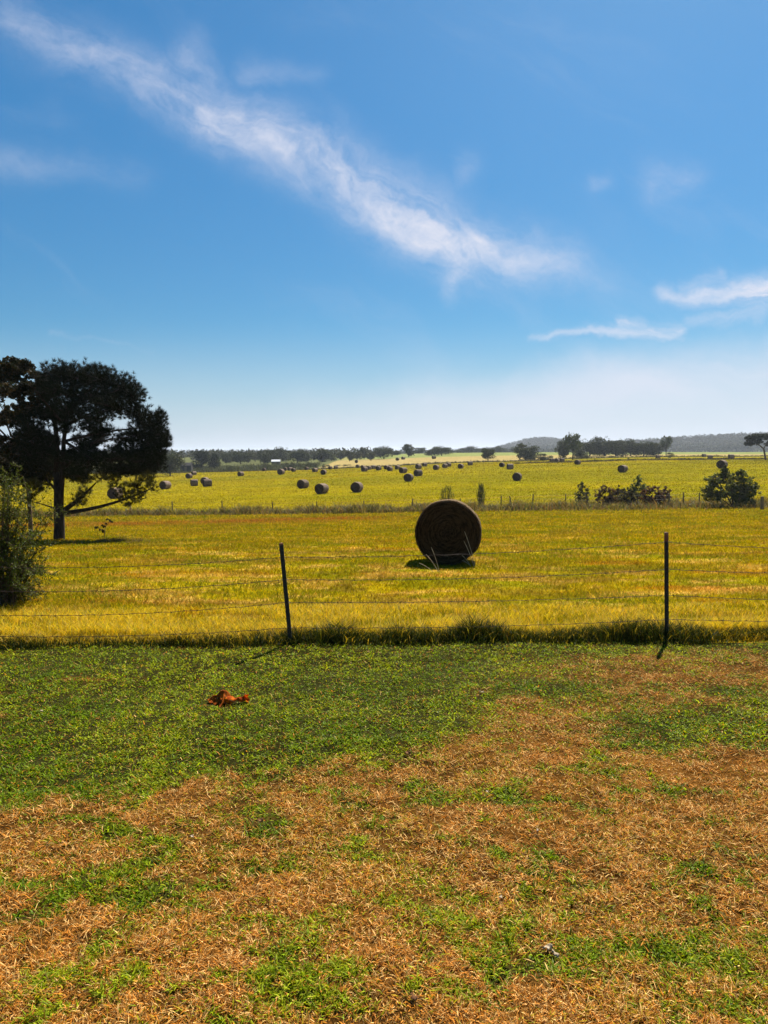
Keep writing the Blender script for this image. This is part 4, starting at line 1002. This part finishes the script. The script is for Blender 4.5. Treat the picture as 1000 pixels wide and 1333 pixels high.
# shrub at the left edge, beyond the fence
X, Y = -6.05, 11.6; Z = gz(X, Y); s = Y / FPX
Ls = lambda x, y, dy=0.0: (px_uv(x, 583)[0] * Y - X, dy, zpx(y, Y) - Z)
def shrub_left():
    root = empty('shrub', (X, Y, Z)); tag(root, 'loose leafy shrub reaching in from the left edge behind the wire fence', 'shrub')
    rg = np.random.default_rng(61); tr = Acc(); cr = Acc()
    ends = [(10, 612), (25, 620), (35, 632), (48, 650), (52, 668), (42, 690), (45, 710), (30, 640), (12, 640), (50, 725), (48, 745), (20, 665), (5, 630), (30, 720), (52, 758), (45, 772), (36, 790), (20, 806), (10, 814),
            (-10, 625), (-30, 640), (-60, 650), (-80, 690), (-95, 740), (0, 700), (15, 735), (-20, 720), (-50, 760), (55, 700), (25, 690), (30, 768), (8, 780), (-25, 790), (38, 660), (20, 750), (-5, 660), (46, 735), (28, 745), (38, 705), (0, 760)]
    for k, (x, y) in enumerate(ends + ends[::2]):
        e = Vector(Ls(x + rg.normal(0, 3) - 4, y + rg.normal(0, 4), rg.normal(0, .45))); b = Vector((rg.normal(0, .08), rg.normal(0, .08), -.05))
        pts = curve(b, e, (-(e.x) * .15, 0, .30 + .25 * rg.random()), 12); tube(tr, pts, [.014 * (1 - .88 * i / 11) for i in range(12)], 5, False)
        for i in range(4, 12):
            for j in range(4):
                t = Vector(rg.normal(0, 1, 3)); t.z += .25; t.normalize(); q = pts[i] + t * (.07 + .14 * rg.random()); tube(tr, [pts[i], q], [.004, .0018], 3, False)
                dd = np.array(q - pts[i]); m = 11; tt_ = rg.random((m, 1)); P = np.array(pts[i]) + dd * tt_ * 1.1 + rg.normal(0, .012, (m, 3))
                a_ = dd / np.linalg.norm(dd) + rg.normal(0, .7, (m, 3)); a_ /= np.linalg.norm(a_, axis=1)[:, None]; b_ = np.cross(a_, rg.normal(0, 1, (m, 3))); b_ /= np.linalg.norm(b_, axis=1)[:, None]
                sz = .018 * (.7 + .6 * rg.random((m, 1))); V_ = np.stack([P, P + a_ * sz + b_ * sz * .5, P + a_ * sz * 2, P + a_ * sz - b_ * sz * .5], 1).reshape(-1, 3)
                cr.add(V_, np.arange(4 * m).reshape(-1, 4), None, np.repeat(jitter([.065, .085, .014], m, .5, .1, rg), 4, 0))
    link('branches', tr.mesh('branches', True), M_TWIG, root); link('foliage', cr.mesh('foliage'), M_LEAF, root)
shrub_left()

# big bush at right in front of the far fence
X, Y, Z = at(955, 661, 20, 90); s = Y / FPX; Lr = lambda x, y, dy=0.0: ((x - 955) * s, dy, zpx(y, Y) - Z)
leafy('bush', 'big loose leafy bush in front of the far fence at right', 'bush', (X, Y, Z),
      [((0, 0, -.1), Lr(930, 622), (0, 0, .3), .07, .02), ((0, 0, -.1), Lr(950, 612, .3), (0, 0, 0), .08, .02), ((0, 0, -.1), Lr(975, 620), (.2, 0, .2), .07, .02), ((0, 0, -.1), Lr(920, 640, -.3), (0, 0, .3), .05, .015)],
      [(Lr(928, 626), (.7, .8, .7)), (Lr(922, 640), (.6, .8, .6)), (Lr(943, 618), (.7, .8, .6)), (Lr(965, 622), (.8, .8, .6)), (Lr(955, 636), (1.0, .9, .8)), (Lr(975, 636), (.8, .8, .6)), (Lr(968, 650), (1.1, .9, .6)), (Lr(935, 644), (.5, .7, .5)), (Lr(942, 610), (.25, .4, .4)), (Lr(962, 611), (.25, .4, .3))],
      .12, [(.09, .11, .035), (.14, .15, .055), (.05, .06, .02)], 7, .02, seed=71, thin=.42, bs=.84, mat=M_BUSH)
# spreading tree at the right edge
X, Y, Z = atd(998, 205); s = Y / FPX; Lr = lambda x, y, dy=0.0: ((x - 998) * s, dy, zpx(y, Y) - Z)
leafy('spreading_tree', 'flat-topped spreading tree cut by the right picture edge', 'tree', (X, Y, Z),
      [((0, 0, -.3), Lr(994, 583), (0, 0, 0), .28, .2), (Lr(994, 584), Lr(978, 572), (0, 0, .2), .17, .06), (Lr(994, 584), Lr(1002, 570), (0, 0, 0), .17, .06), (Lr(990, 580), Lr(974, 578), (0, 0, .1), .1, .04)],
      [(Lr(976, 568), (1.4, 1.5, .7)), (Lr(984, 565.5), (1.6, 1.5, .6)), (Lr(995, 566), (2, 2, .8)), (Lr(1008, 567), (2.2, 2, .9)), (Lr(975, 575), (1.1, 1.2, .7)), (Lr(986, 573), (1.2, 1.5, .8)), (Lr(1003, 576), (1.4, 1.4, .8))],
      .22, [(.028, .034, .014), (.04, .045, .018)], 7, .05, seed=81, mat=M_FARLEAF, thin=.42, bs=.85)
# reddish brush on the fence row
for i, (x, y0, y1, w, lab, cc) in enumerate([(790, 626, 646, 16, 'reddish brown brush left of the tall green weed on the fence row', (.075, .045, .025)), (806, 628, 648, 14, 'dark brush just left of the tall green weed', (.05, .04, .02)),
        (833, 613, 646, 14, 'tall green weed clump rising from the reddish brush', (.07, .085, .03)), (851, 626, 648, 18, 'reddish brown brush right of the tall green weed', (.085, .045, .028)),
        (867, 629, 648, 12, 'last reddish brush of the fence row clump', (.08, .05, .03)), (760, 622, 650, 11, 'loose green brush left of the reddish clump', (.07, .07, .03)), (820, 632, 650, 14, 'low dark brush under the tall green weed', (.05, .045, .02))]):
    X, Y, Z = atd(x, 63.5 + i % 3); s = Y / FPX; top = zpx(y0, Y) - Z; hw = w * s
    leafy('brush', lab, 'brush', (X, Y, Z), [((0, 0, -.1), (hw * .5, .1, top * .8), (0, 0, 0), .03, .008), ((0, 0, -.1), (-hw * .5, -.1, top * .75), (0, 0, 0), .03, .008), ((0, 0, -.1), (0, 0, top * .95), (0, 0, 0), .03, .006)],
          [((0, 0, top * .78), (hw * .45, .4, top * .22)), ((hw * .5, .1, top * .5), (hw * .5, .5, top * .35)), ((-hw * .5, 0, top * .5), (hw * .5, .5, top * .35)), ((0, 0, top * .3), (hw * .8, .6, top * .3))],
          .10, [tuple(np.array(cc) * 1.3), tuple(np.array(cc) * .8), tuple(np.array(cc) * 2.0)], 6, .012, seed=90 + i, thin=.40, bs=.72, mat=M_BUSH)
# two tall weeds right behind the near bale
for i, (x, y0, w, lab) in enumerate([(583, 631, 9, 'feathery green weed above the top of the near bale'), (627, 628, 7, 'upright dark weed right of the near bale on the fence row')]):
    X, Y, Z = atd(x, 66); root = empty('weed', (X, Y, Z)); tag(root, lab, 'weed'); rg = np.random.default_rng(120 + i); top = zpx(y0, Y) - Z; hw = w * Y / FPX; n = 420
    hz = rg.random(n) ** 1.2 * .85; aa = rg.random(n) * 6.283; rr_ = hw * (1.15 - .35 * i) * np.sqrt(rg.random(n)) * (.35 + .65 * np.sin(np.clip(hz * 3.4, 0, 3.1))); P = np.stack([np.cos(aa) * rr_, np.sin(aa) * rr_, hz * top], 1); azz = rg.random(n) * 6.283
    b_ = blades(P, top * (.12 + .14 * rg.random(n)), .035, azz, .1 + .45 * rg.random(n), jitter([.075, .085, .03], n, .4, .1, rg), .2, rng=rg)
    link('leaves', mesh_np('leaves', *b_), M_FARLEAF, root)
    a = Acc()
    for k in range(7): a_ = rg.random() * 6.28; tube(a, [(0, 0, -.05), (math.cos(a_) * hw * .4, math.sin(a_) * hw * .4, top * (.7 + .25 * rg.random()))], [.018, .005], 4, False)
    link('stem', a.mesh('stem'), M_TWIG, root)
# sapling under the pine
X, Y, Z = at(135, 700, 10, 60); s = Y / FPX; Lp = lambda x, y: ((x - 135) * s, 0, zpx(y, Y) - Z)
leafy('sapling', 'small dark sapling with bent top right of the pine trunk', 'sapling', (X, Y, Z),
      [((0, 0, -.1), Lp(138, 684), (0, 0, 0), .02, .01), (Lp(138, 686), Lp(147, 674), (0, 0, 0), .012, .004), (Lp(137, 690), Lp(123, 686), (0, 0, 0), .010, .004)],
      [(Lp(144, 678), (.10, .12, .13)), (Lp(138, 684), (.12, .12, .07)), (Lp(126, 687), (.09, .1, .05)), (Lp(135, 690), (.12, .1, .06))], .04, [(.02, .022, .01), (.03, .03, .012)], 5, .004, seed=131)

# ------------------------------------------------------------------ weeds and scrub masses
def scrub(name, n, f, h, w, cols, label, mat=M_FARLEAF, seed=3, lean=.7):
    rg = np.random.default_rng(seed); X, Y = f(n, rg); Z = ground_z(X, Y); m = len(X)
    k = fbm(X * .6, Y * .6, 151 + seed, 4)
    k = .5 * k + .5 * fbm(X * 2.3, Y * 1.5, 171 + seed, 4, .6); L = h * (.22 + 1.5 * sstep(k, .32, .72)) * (.35 + .9 * rg.random(m) ** 1.3); col = np.asarray(cols)[rg.integers(0, len(cols), m)] * (.6 + .8 * rg.random((m, 1)))
    B = blades(np.stack([X, Y, Z - .02], 1), L, w * (.6 + .8 * rg.random(m)), rg.random(m) * 6.283, .1 + lean * rg.random(m), col, .5, rng=rg)
    o = link(name, mesh_np(name, *B), mat); tag(o, label, 'weeds', kind='stuff')
def row(n, rg):
    X = rg.uniform(-42, 44, n); off = rg.normal(0, 1.0, n) * (1 + .9 * sstep(X, 0, 20)); Y = 69 - .008 * (X / 68 * 960 + 400) + off; return X, Y - .8 * sstep(X, 5, 20)
scrub('fence_row_weeds', 60000, row, .66, .055, [(.13, .10, .035), (.055, .055, .02), (.22, .18, .06), (.17, .10, .045), (.10, .11, .03)], 'tangled weeds and brambles along the far fence', mat=M_BUSH)
def ditch(n, rg):
    X = rg.uniform(38, 165, n); Y = 212 + (X - 38) * .12 + rg.normal(0, 1.2, n) + 5 * np.sin(X * .05); return X, Y
scrub('ditch_weeds', 13000, ditch, .5, .16, [(.06, .055, .025), (.08, .07, .03)], 'dark weeds along the shallow ditch across the right field', seed=4)
def edge_(n, rg):
    X = rg.uniform(-150, 190, n); e = np.interp(X, [-260, -90, -20, 40, 90, 200], [262, 262, 262, 262, 292, 330]); Y = e + rg.normal(0, 2.0, n); return X, Y
scrub('hedge_weeds', 18000, edge_, .6, .22, [(.05, .055, .025), (.075, .07, .03), (.10, .085, .04)], 'strip of rough weeds along the far edge of the bale field', seed=6)
scrub('left_scrub', 16000, lambda n, rg: (rg.uniform(-150, -28, n), rg.uniform(266, 330, n)), 1.3, .22, [(.07, .08, .035), (.10, .10, .05)], 'rough grey-green scrub between the bale field and the left trees', seed=9)
def under_pine(n, rg):
    return px_uv(110, 583)[0] * 24.6 + rg.normal(0, 1.0, n), 24.9 + rg.normal(0, .45, n)
scrub('pine_foot_weeds', 5200, under_pine, .22, .012, [(.16, .11, .05), (.09, .08, .03)], 'dry weeds round the foot of the pine', M_BLADE, 12)
# tufts scattered over the bale field so it does not read as a flat colour
X, Y = scatter(240000, 72, 262, lambda Y: .60 * Y + 8); n = len(X)
c0 = far_col(X, Y); L = .16 * (.5 + 1.0 * fbm(X * .15, Y * .3, 161)) * (.5 + RNG.random(n)) * np.interp(Y, [72, 262], [1, 1.5]); P = np.stack([X, Y, ground_z(X, Y) - .02], 1)
B4 = blades(P, L, np.interp(Y, [72, 262], [.06, .18]) * (.6 + .8 * RNG.random(n)), RNG.random(n) * 6.283, .4 + .9 * RNG.random(n), c0 * (.65 + .7 * RNG.random((n, 1))), .4)
o = link('bale_field_grass', mesh_np('bale_field_grass', *B4), M_FIELD); tag(o, 'short yellow green grass of the far bale field', 'grass', kind='stuff')

# ------------------------------------------------------------------ sheds
def shed(x0, x1, Y, ytop, ybase, roofc, label, dark):
    xm = (x0 + x1) / 2; X, _, Z = atd(xm, Y); s = Y / FPX; W = (x1 - x0) * s; H = zpx(ytop, Y) - Z; D = W * .6
    root = empty('shed', (X, Y, Z)); tag(root, label, 'shed'); a = Acc(); hw = W / 2 * .94; e = H * .68
    a.add([(-hw, -D / 2, -.3), (hw, -D / 2, -.3), (hw, D / 2, -.3), (-hw, D / 2, -.3), (-hw, -D / 2, e), (hw, -D / 2, e), (hw, D / 2, e), (-hw, D / 2, e), (-hw, 0, H - .05), (hw, 0, H - .05)],
          [[0, 1, 5, 4], [1, 2, 6, 5], [2, 3, 7, 6], [3, 0, 4, 7]], [[4, 7, 8], [5, 9, 6]]); link('wall', a.mesh('wall'), dark, root)
    a = Acc(); o_ = W / 2; t = .12
    a.add([(-o_, -D * .56, e - .1), (o_, -D * .56, e - .1), (o_, 0, H), (-o_, 0, H), (-o_, D * .56, e - .1), (o_, D * .56, e - .1),
           (-o_, -D * .56, e - .1 + t), (o_, -D * .56, e - .1 + t), (o_, 0, H + t), (-o_, 0, H + t), (-o_, D * .56, e - .1 + t), (o_, D * .56, e - .1 + t)],
          [[6, 7, 8, 9], [9, 8, 11, 10], [0, 3, 2, 1], [3, 4, 5, 2], [0, 1, 7, 6], [4, 10, 11, 5], [0, 6, 9, 3], [3, 9, 10, 4], [1, 2, 8, 7], [2, 5, 11, 8]]); link('roof', a.mesh('roof'), roofc, root)
    a = Acc(); a.add([(-W * .12, -D / 2 - .03, 0), (W * .12, -D / 2 - .03, 0), (W * .12, -D / 2 - .03, e * .8), (-W * .12, -D / 2 - .03, e * .8), (-W * .12, -D / 2, 0), (W * .12, -D / 2, 0), (W * .12, -D / 2, e * .8), (-W * .12, -D / 2, e * .8)],
          [[0, 1, 2, 3], [0, 3, 7, 4], [1, 5, 6, 2], [3, 2, 6, 7]]); link('door', a.mesh('door'), M_WOOD, root)
M_TIN = simple('pale_tin_roof', (.55, .56, .57), (.75, .76, .78), 2, .45, .5); M_DWALL = simple('dark_boards', (.04, .038, .036), (.07, .065, .06), 3, .9, .1)
shed(353.5, 365, 345, 598.6, 605, M_TIN, 'small shed with bright tin roof below the treeline at left', M_DWALL)
shed(235, 250, 275, 602.5, 612, M_DWALL, 'low dark shed beside the darkest trees at left', M_DWALL)

# ------------------------------------------------------------------ fallen leaves on the lawn
def leafmat(name, a, b, tr=.25):
    m, g = new_mat(name); t = g.n('ShaderNodeTexCoord'); n = g.noise(t.outputs['Object'], 22, 6, .65)
    c = g.mix(g.rng(n, .38, .62), a, b); s1 = bsdf(g, c, .75, .06, bump(g, n, .6, .01)); tt_ = g.n('ShaderNodeBsdfTranslucent'); g.l(c, tt_.inputs[0]); 
    mx = g.n('ShaderNodeMixShader'); mx.inputs[0].default_value = tr; g.l(s1, mx.inputs[1]); g.l(tt_.outputs[0], mx.inputs[2]); out_mat(g, mx.outputs[0]); return m
M_RUST = leafmat('rust_leaf', (.38, .05, .004), (.80, .22, .012), .5); M_TAN = leafmat('tan_leaf', (.34, .26, .17), (.58, .47, .33), .25); M_BRN = leafmat('brown_leaf', (.10, .045, .02), (.26, .13, .06), .2)
M_DRYSTEM = leafmat('dry_stem', (.42, .33, .20), (.60, .50, .34), .2)
M_BROWNR = leafmat('dark_rust_leaf', (.24, .05, .006), (.62, .16, .014), .5)
def patch(fn, nu, nv, thick=.0015):
    U, V_ = np.meshgrid(np.linspace(0, 1, nu), np.linspace(0, 1, nv)); P = fn(U, V_).reshape(-1, 3)
    i = np.arange(nv - 1)[:, None] * nu + np.arange(nu - 1)[None]; Q = np.stack([i, i + 1, i + nu + 1, i + nu], -1).reshape(-1, 4)
    Q2 = Q[:, ::-1] + len(P); P2 = P + np.array([0, 0, -thick]); return np.concatenate([P, P2]), np.concatenate([Q, Q2])
Xb, Yb, Zb = at(294, 915, 3, 12)
leaf = empty('dead_leaf', (Xb, Yb, Zb)); tag(leaf, 'large crumpled rust-orange dead leaf lying on the green lawn', 'dead leaf')
s = Yb / FPX
def fn1(U, V_):    # folded piece standing up like a tent
    px_ = -23 + 33 * U; ridge = np.interp(U, [0, .35, .68, .8, 1], [3, 9, 19, 17, 4]); fold = V_ * 2 - 1
    z = ridge * (1 - np.abs(fold) ** .8) * s + .003 + .006 * np.sin(U * 19 + V_ * 7) + .004 * np.sin(V_ * 31)
    w = (.03 + .085 * np.sin(U * 3.1)) * (1 + .30 * np.abs(np.abs(fold) > .55) * np.sin(U * 26 + np.sign(fold) * 1.3)) ; return np.stack([px_ * s + .012 * np.sin(V_ * 9), fold * w + .02 * np.sin(U * 7), np.maximum(z, .002) + .012], -1)
v, q = patch(fn1, 34, 24); a = Acc(); a.add(v, q); link('folded_blade', a.mesh('folded_blade', True), M_BROWNR, leaf)
def fn2(U, V_):    # rolled lobe lying to the right
    an = V_ * 5.0 - .8; rr = (.030 + .016 * np.sin(U * 5.5 + 1)) * (.65 + .5 * U); x = (-3 + 32 * U) * s
    x = x + .014 * np.sin(V_ * 21) * (U > .85) + .010 * np.sin(V_ * 9); return np.stack([x, -.06 + .05 * U + np.cos(an) * rr * 1.2 + .006 * np.sin(U * 23), .045 + np.sin(an) * rr + .008 * np.sin(U * 17 + V_ * 5)], -1)
v, q = patch(fn2, 30, 24); a = Acc(); a.add(v, q); link('curled_lobe', a.mesh('curled_lobe', True), M_RUST, leaf)
a = Acc(); tube(a, [(-.02, -.02, .12), (.03, -.07, .06), (.14, -.1, .03)], [.004, .004, .003], 5); link('stalk', a.mesh('stalk'), M_BRN, leaf)
def small_leaf(x, y, size, mat, label, curl=1.6, rot=0.0):
    X, Y, Z = at(x, y, 2.5, 12); root = empty('dead_leaf', (X, Y, Z + .028)); tag(root, label, 'dead leaf'); root.rotation_euler = (.2, .15, rot)
    def f(U, V_):
        t = U * 2 - 1; w = (1 - t ** 2) ** .7 * .34 * (1 + .30 * np.sin(U * 17 + 1) * (np.abs(V_ - .5) > .2)); c = (V_ - .5) * 2; an = c * curl
        return np.stack([t * .5 * size, np.sin(an) * w * size / max(curl, .3), -(1 - np.cos(an)) * w * size / max(curl, .3) + .15 * size * (1 - t * t) + .10 * size * np.sin(U * 6 + V_ * 4) + .02 * size * np.sin(U * 13 + V_ * 6)], -1)
    v, q = patch(f, 20, 12, .0008); a = Acc(); a.add(v, q); link('leaf_blade', a.mesh('leaf_blade', True), mat, root)
    a = Acc(); tube(a, [(-.5 * size, 0, .15 * size), (-.75 * size, .05 * size, .1 * size)], [.0016, .001], 4); link('stalk', a.mesh('stalk'), M_BRN, root)
small_leaf(713, 1240, .062, M_TAN, 'pale curled dead leaf near the bottom right, left of its twin', 1.7, .5)
small_leaf(723, 1248, .056, M_TAN, 'pale curled dead leaf near the bottom right, right of its twin', 1.9, 2.0)
small_leaf(652, 1174, .030, M_TAN, 'small pale dead leaf on the dry grass up left of the pale pair', 1.2, 1.0)
small_leaf(700, 1086, .032, M_TAN, 'tiny pale upright dead leaf in the middle of the dry grass', 1.4, 1.4)
small_leaf(634, 1035, .028, M_TAN, 'tiny whitish dead leaf below the green strip of the lawn', .8, .2)
small_leaf(338, 1073, .055, M_BRN, 'dark brown curled dead leaf on the dry grass left of centre', 1.6, .6)
small_leaf(250, 1094, .028, M_TAN, 'tiny pale dead leaf left of the dark brown curled one', .8, .4)
small_leaf(54, 929, .035, M_TAN, 'tiny white dead leaf on the green lawn at far left', .8, 1.4)
small_leaf(627, 904, .05, M_TAN, 'small pale dead leaf on the green lawn right of centre', 1.1, 2.6)
small_leaf(530, 984, .06, M_BRN, 'reddish brown dead leaf at the edge where the green lawn ends', 1.2, .1)
small_leaf(539, 1333 - 28, .05, M_BRN, 'dark dead leaf near the bottom edge left of the pale pair', 1.2, 2.1)

# pale dry stalks standing before the near bale
for lab, lst in (('thin pale dry weed stalks before the lower left of the near bale', [((572, 742), (555, 721)), ((573, 742), (562, 712)), ((566, 750), (546, 733))]),
                 ('thin pale dry weed stalks before the lower right of the near bale', [((621, 736), (606, 692)), ((619, 737), (605, 704)), ((615, 742), (602, 722)), ((616, 742), (603, 730))])):
    X, Y, Z = at(*lst[0][0], 8, 20); Y -= .3; Z = gz(X, Y); root = empty('dry_weed', (X, Y, Z)); tag(root, lab, 'dry weed', 'dry stalks before the near bale'); s = Y / FPX
    a = Acc()
    for (b0, t0) in lst:
        B = Vector((px_uv(b0[0], 583)[0] * Y - X, random.uniform(-.05, .05), -.02)); Tt = Vector((px_uv(t0[0], 583)[0] * Y - X, random.uniform(-.1, .1), zpx(t0[1], Y) - Z))
        tube(a, curve(B, Tt, (.02, 0, .04), 6), [.006, .0055, .005, .005, .007, .003], 4, False)
    link('stem', a.mesh('stem'), M_DRYSTEM, root)

# ------------------------------------------------------------------ haze
def haze():
    x0, x1, y0, y1, z0, z1 = -6000, 6000, -400, 7000, -40, 62
    v = [(x, y, z) for z in (z0, z1) for x, y in ((x0, y0), (x1, y0), (x1, y1), (x0, y1))]
    me = bpy.data.meshes.new('haze'); me.from_pydata(v, [], [[3, 2, 1, 0], [4, 5, 6, 7], [0, 1, 5, 4], [1, 2, 6, 5], [2, 3, 7, 6], [3, 0, 4, 7]])
    m, g = new_mat('thin_haze'); p = g.n('ShaderNodeVolumePrincipled'); p.inputs['Color'].default_value = (.80, .88, 1, 1); p.inputs['Density'].default_value = .00013; p.inputs['Anisotropy'].default_value = .35
    o = g.n('ShaderNodeOutputMaterial'); g.l(p.outputs[0], o.inputs['Volume'])
    ob = link('haze', me, m); tag(ob, 'thin summer haze over the distant trees', 'haze', kind='stuff')
haze()
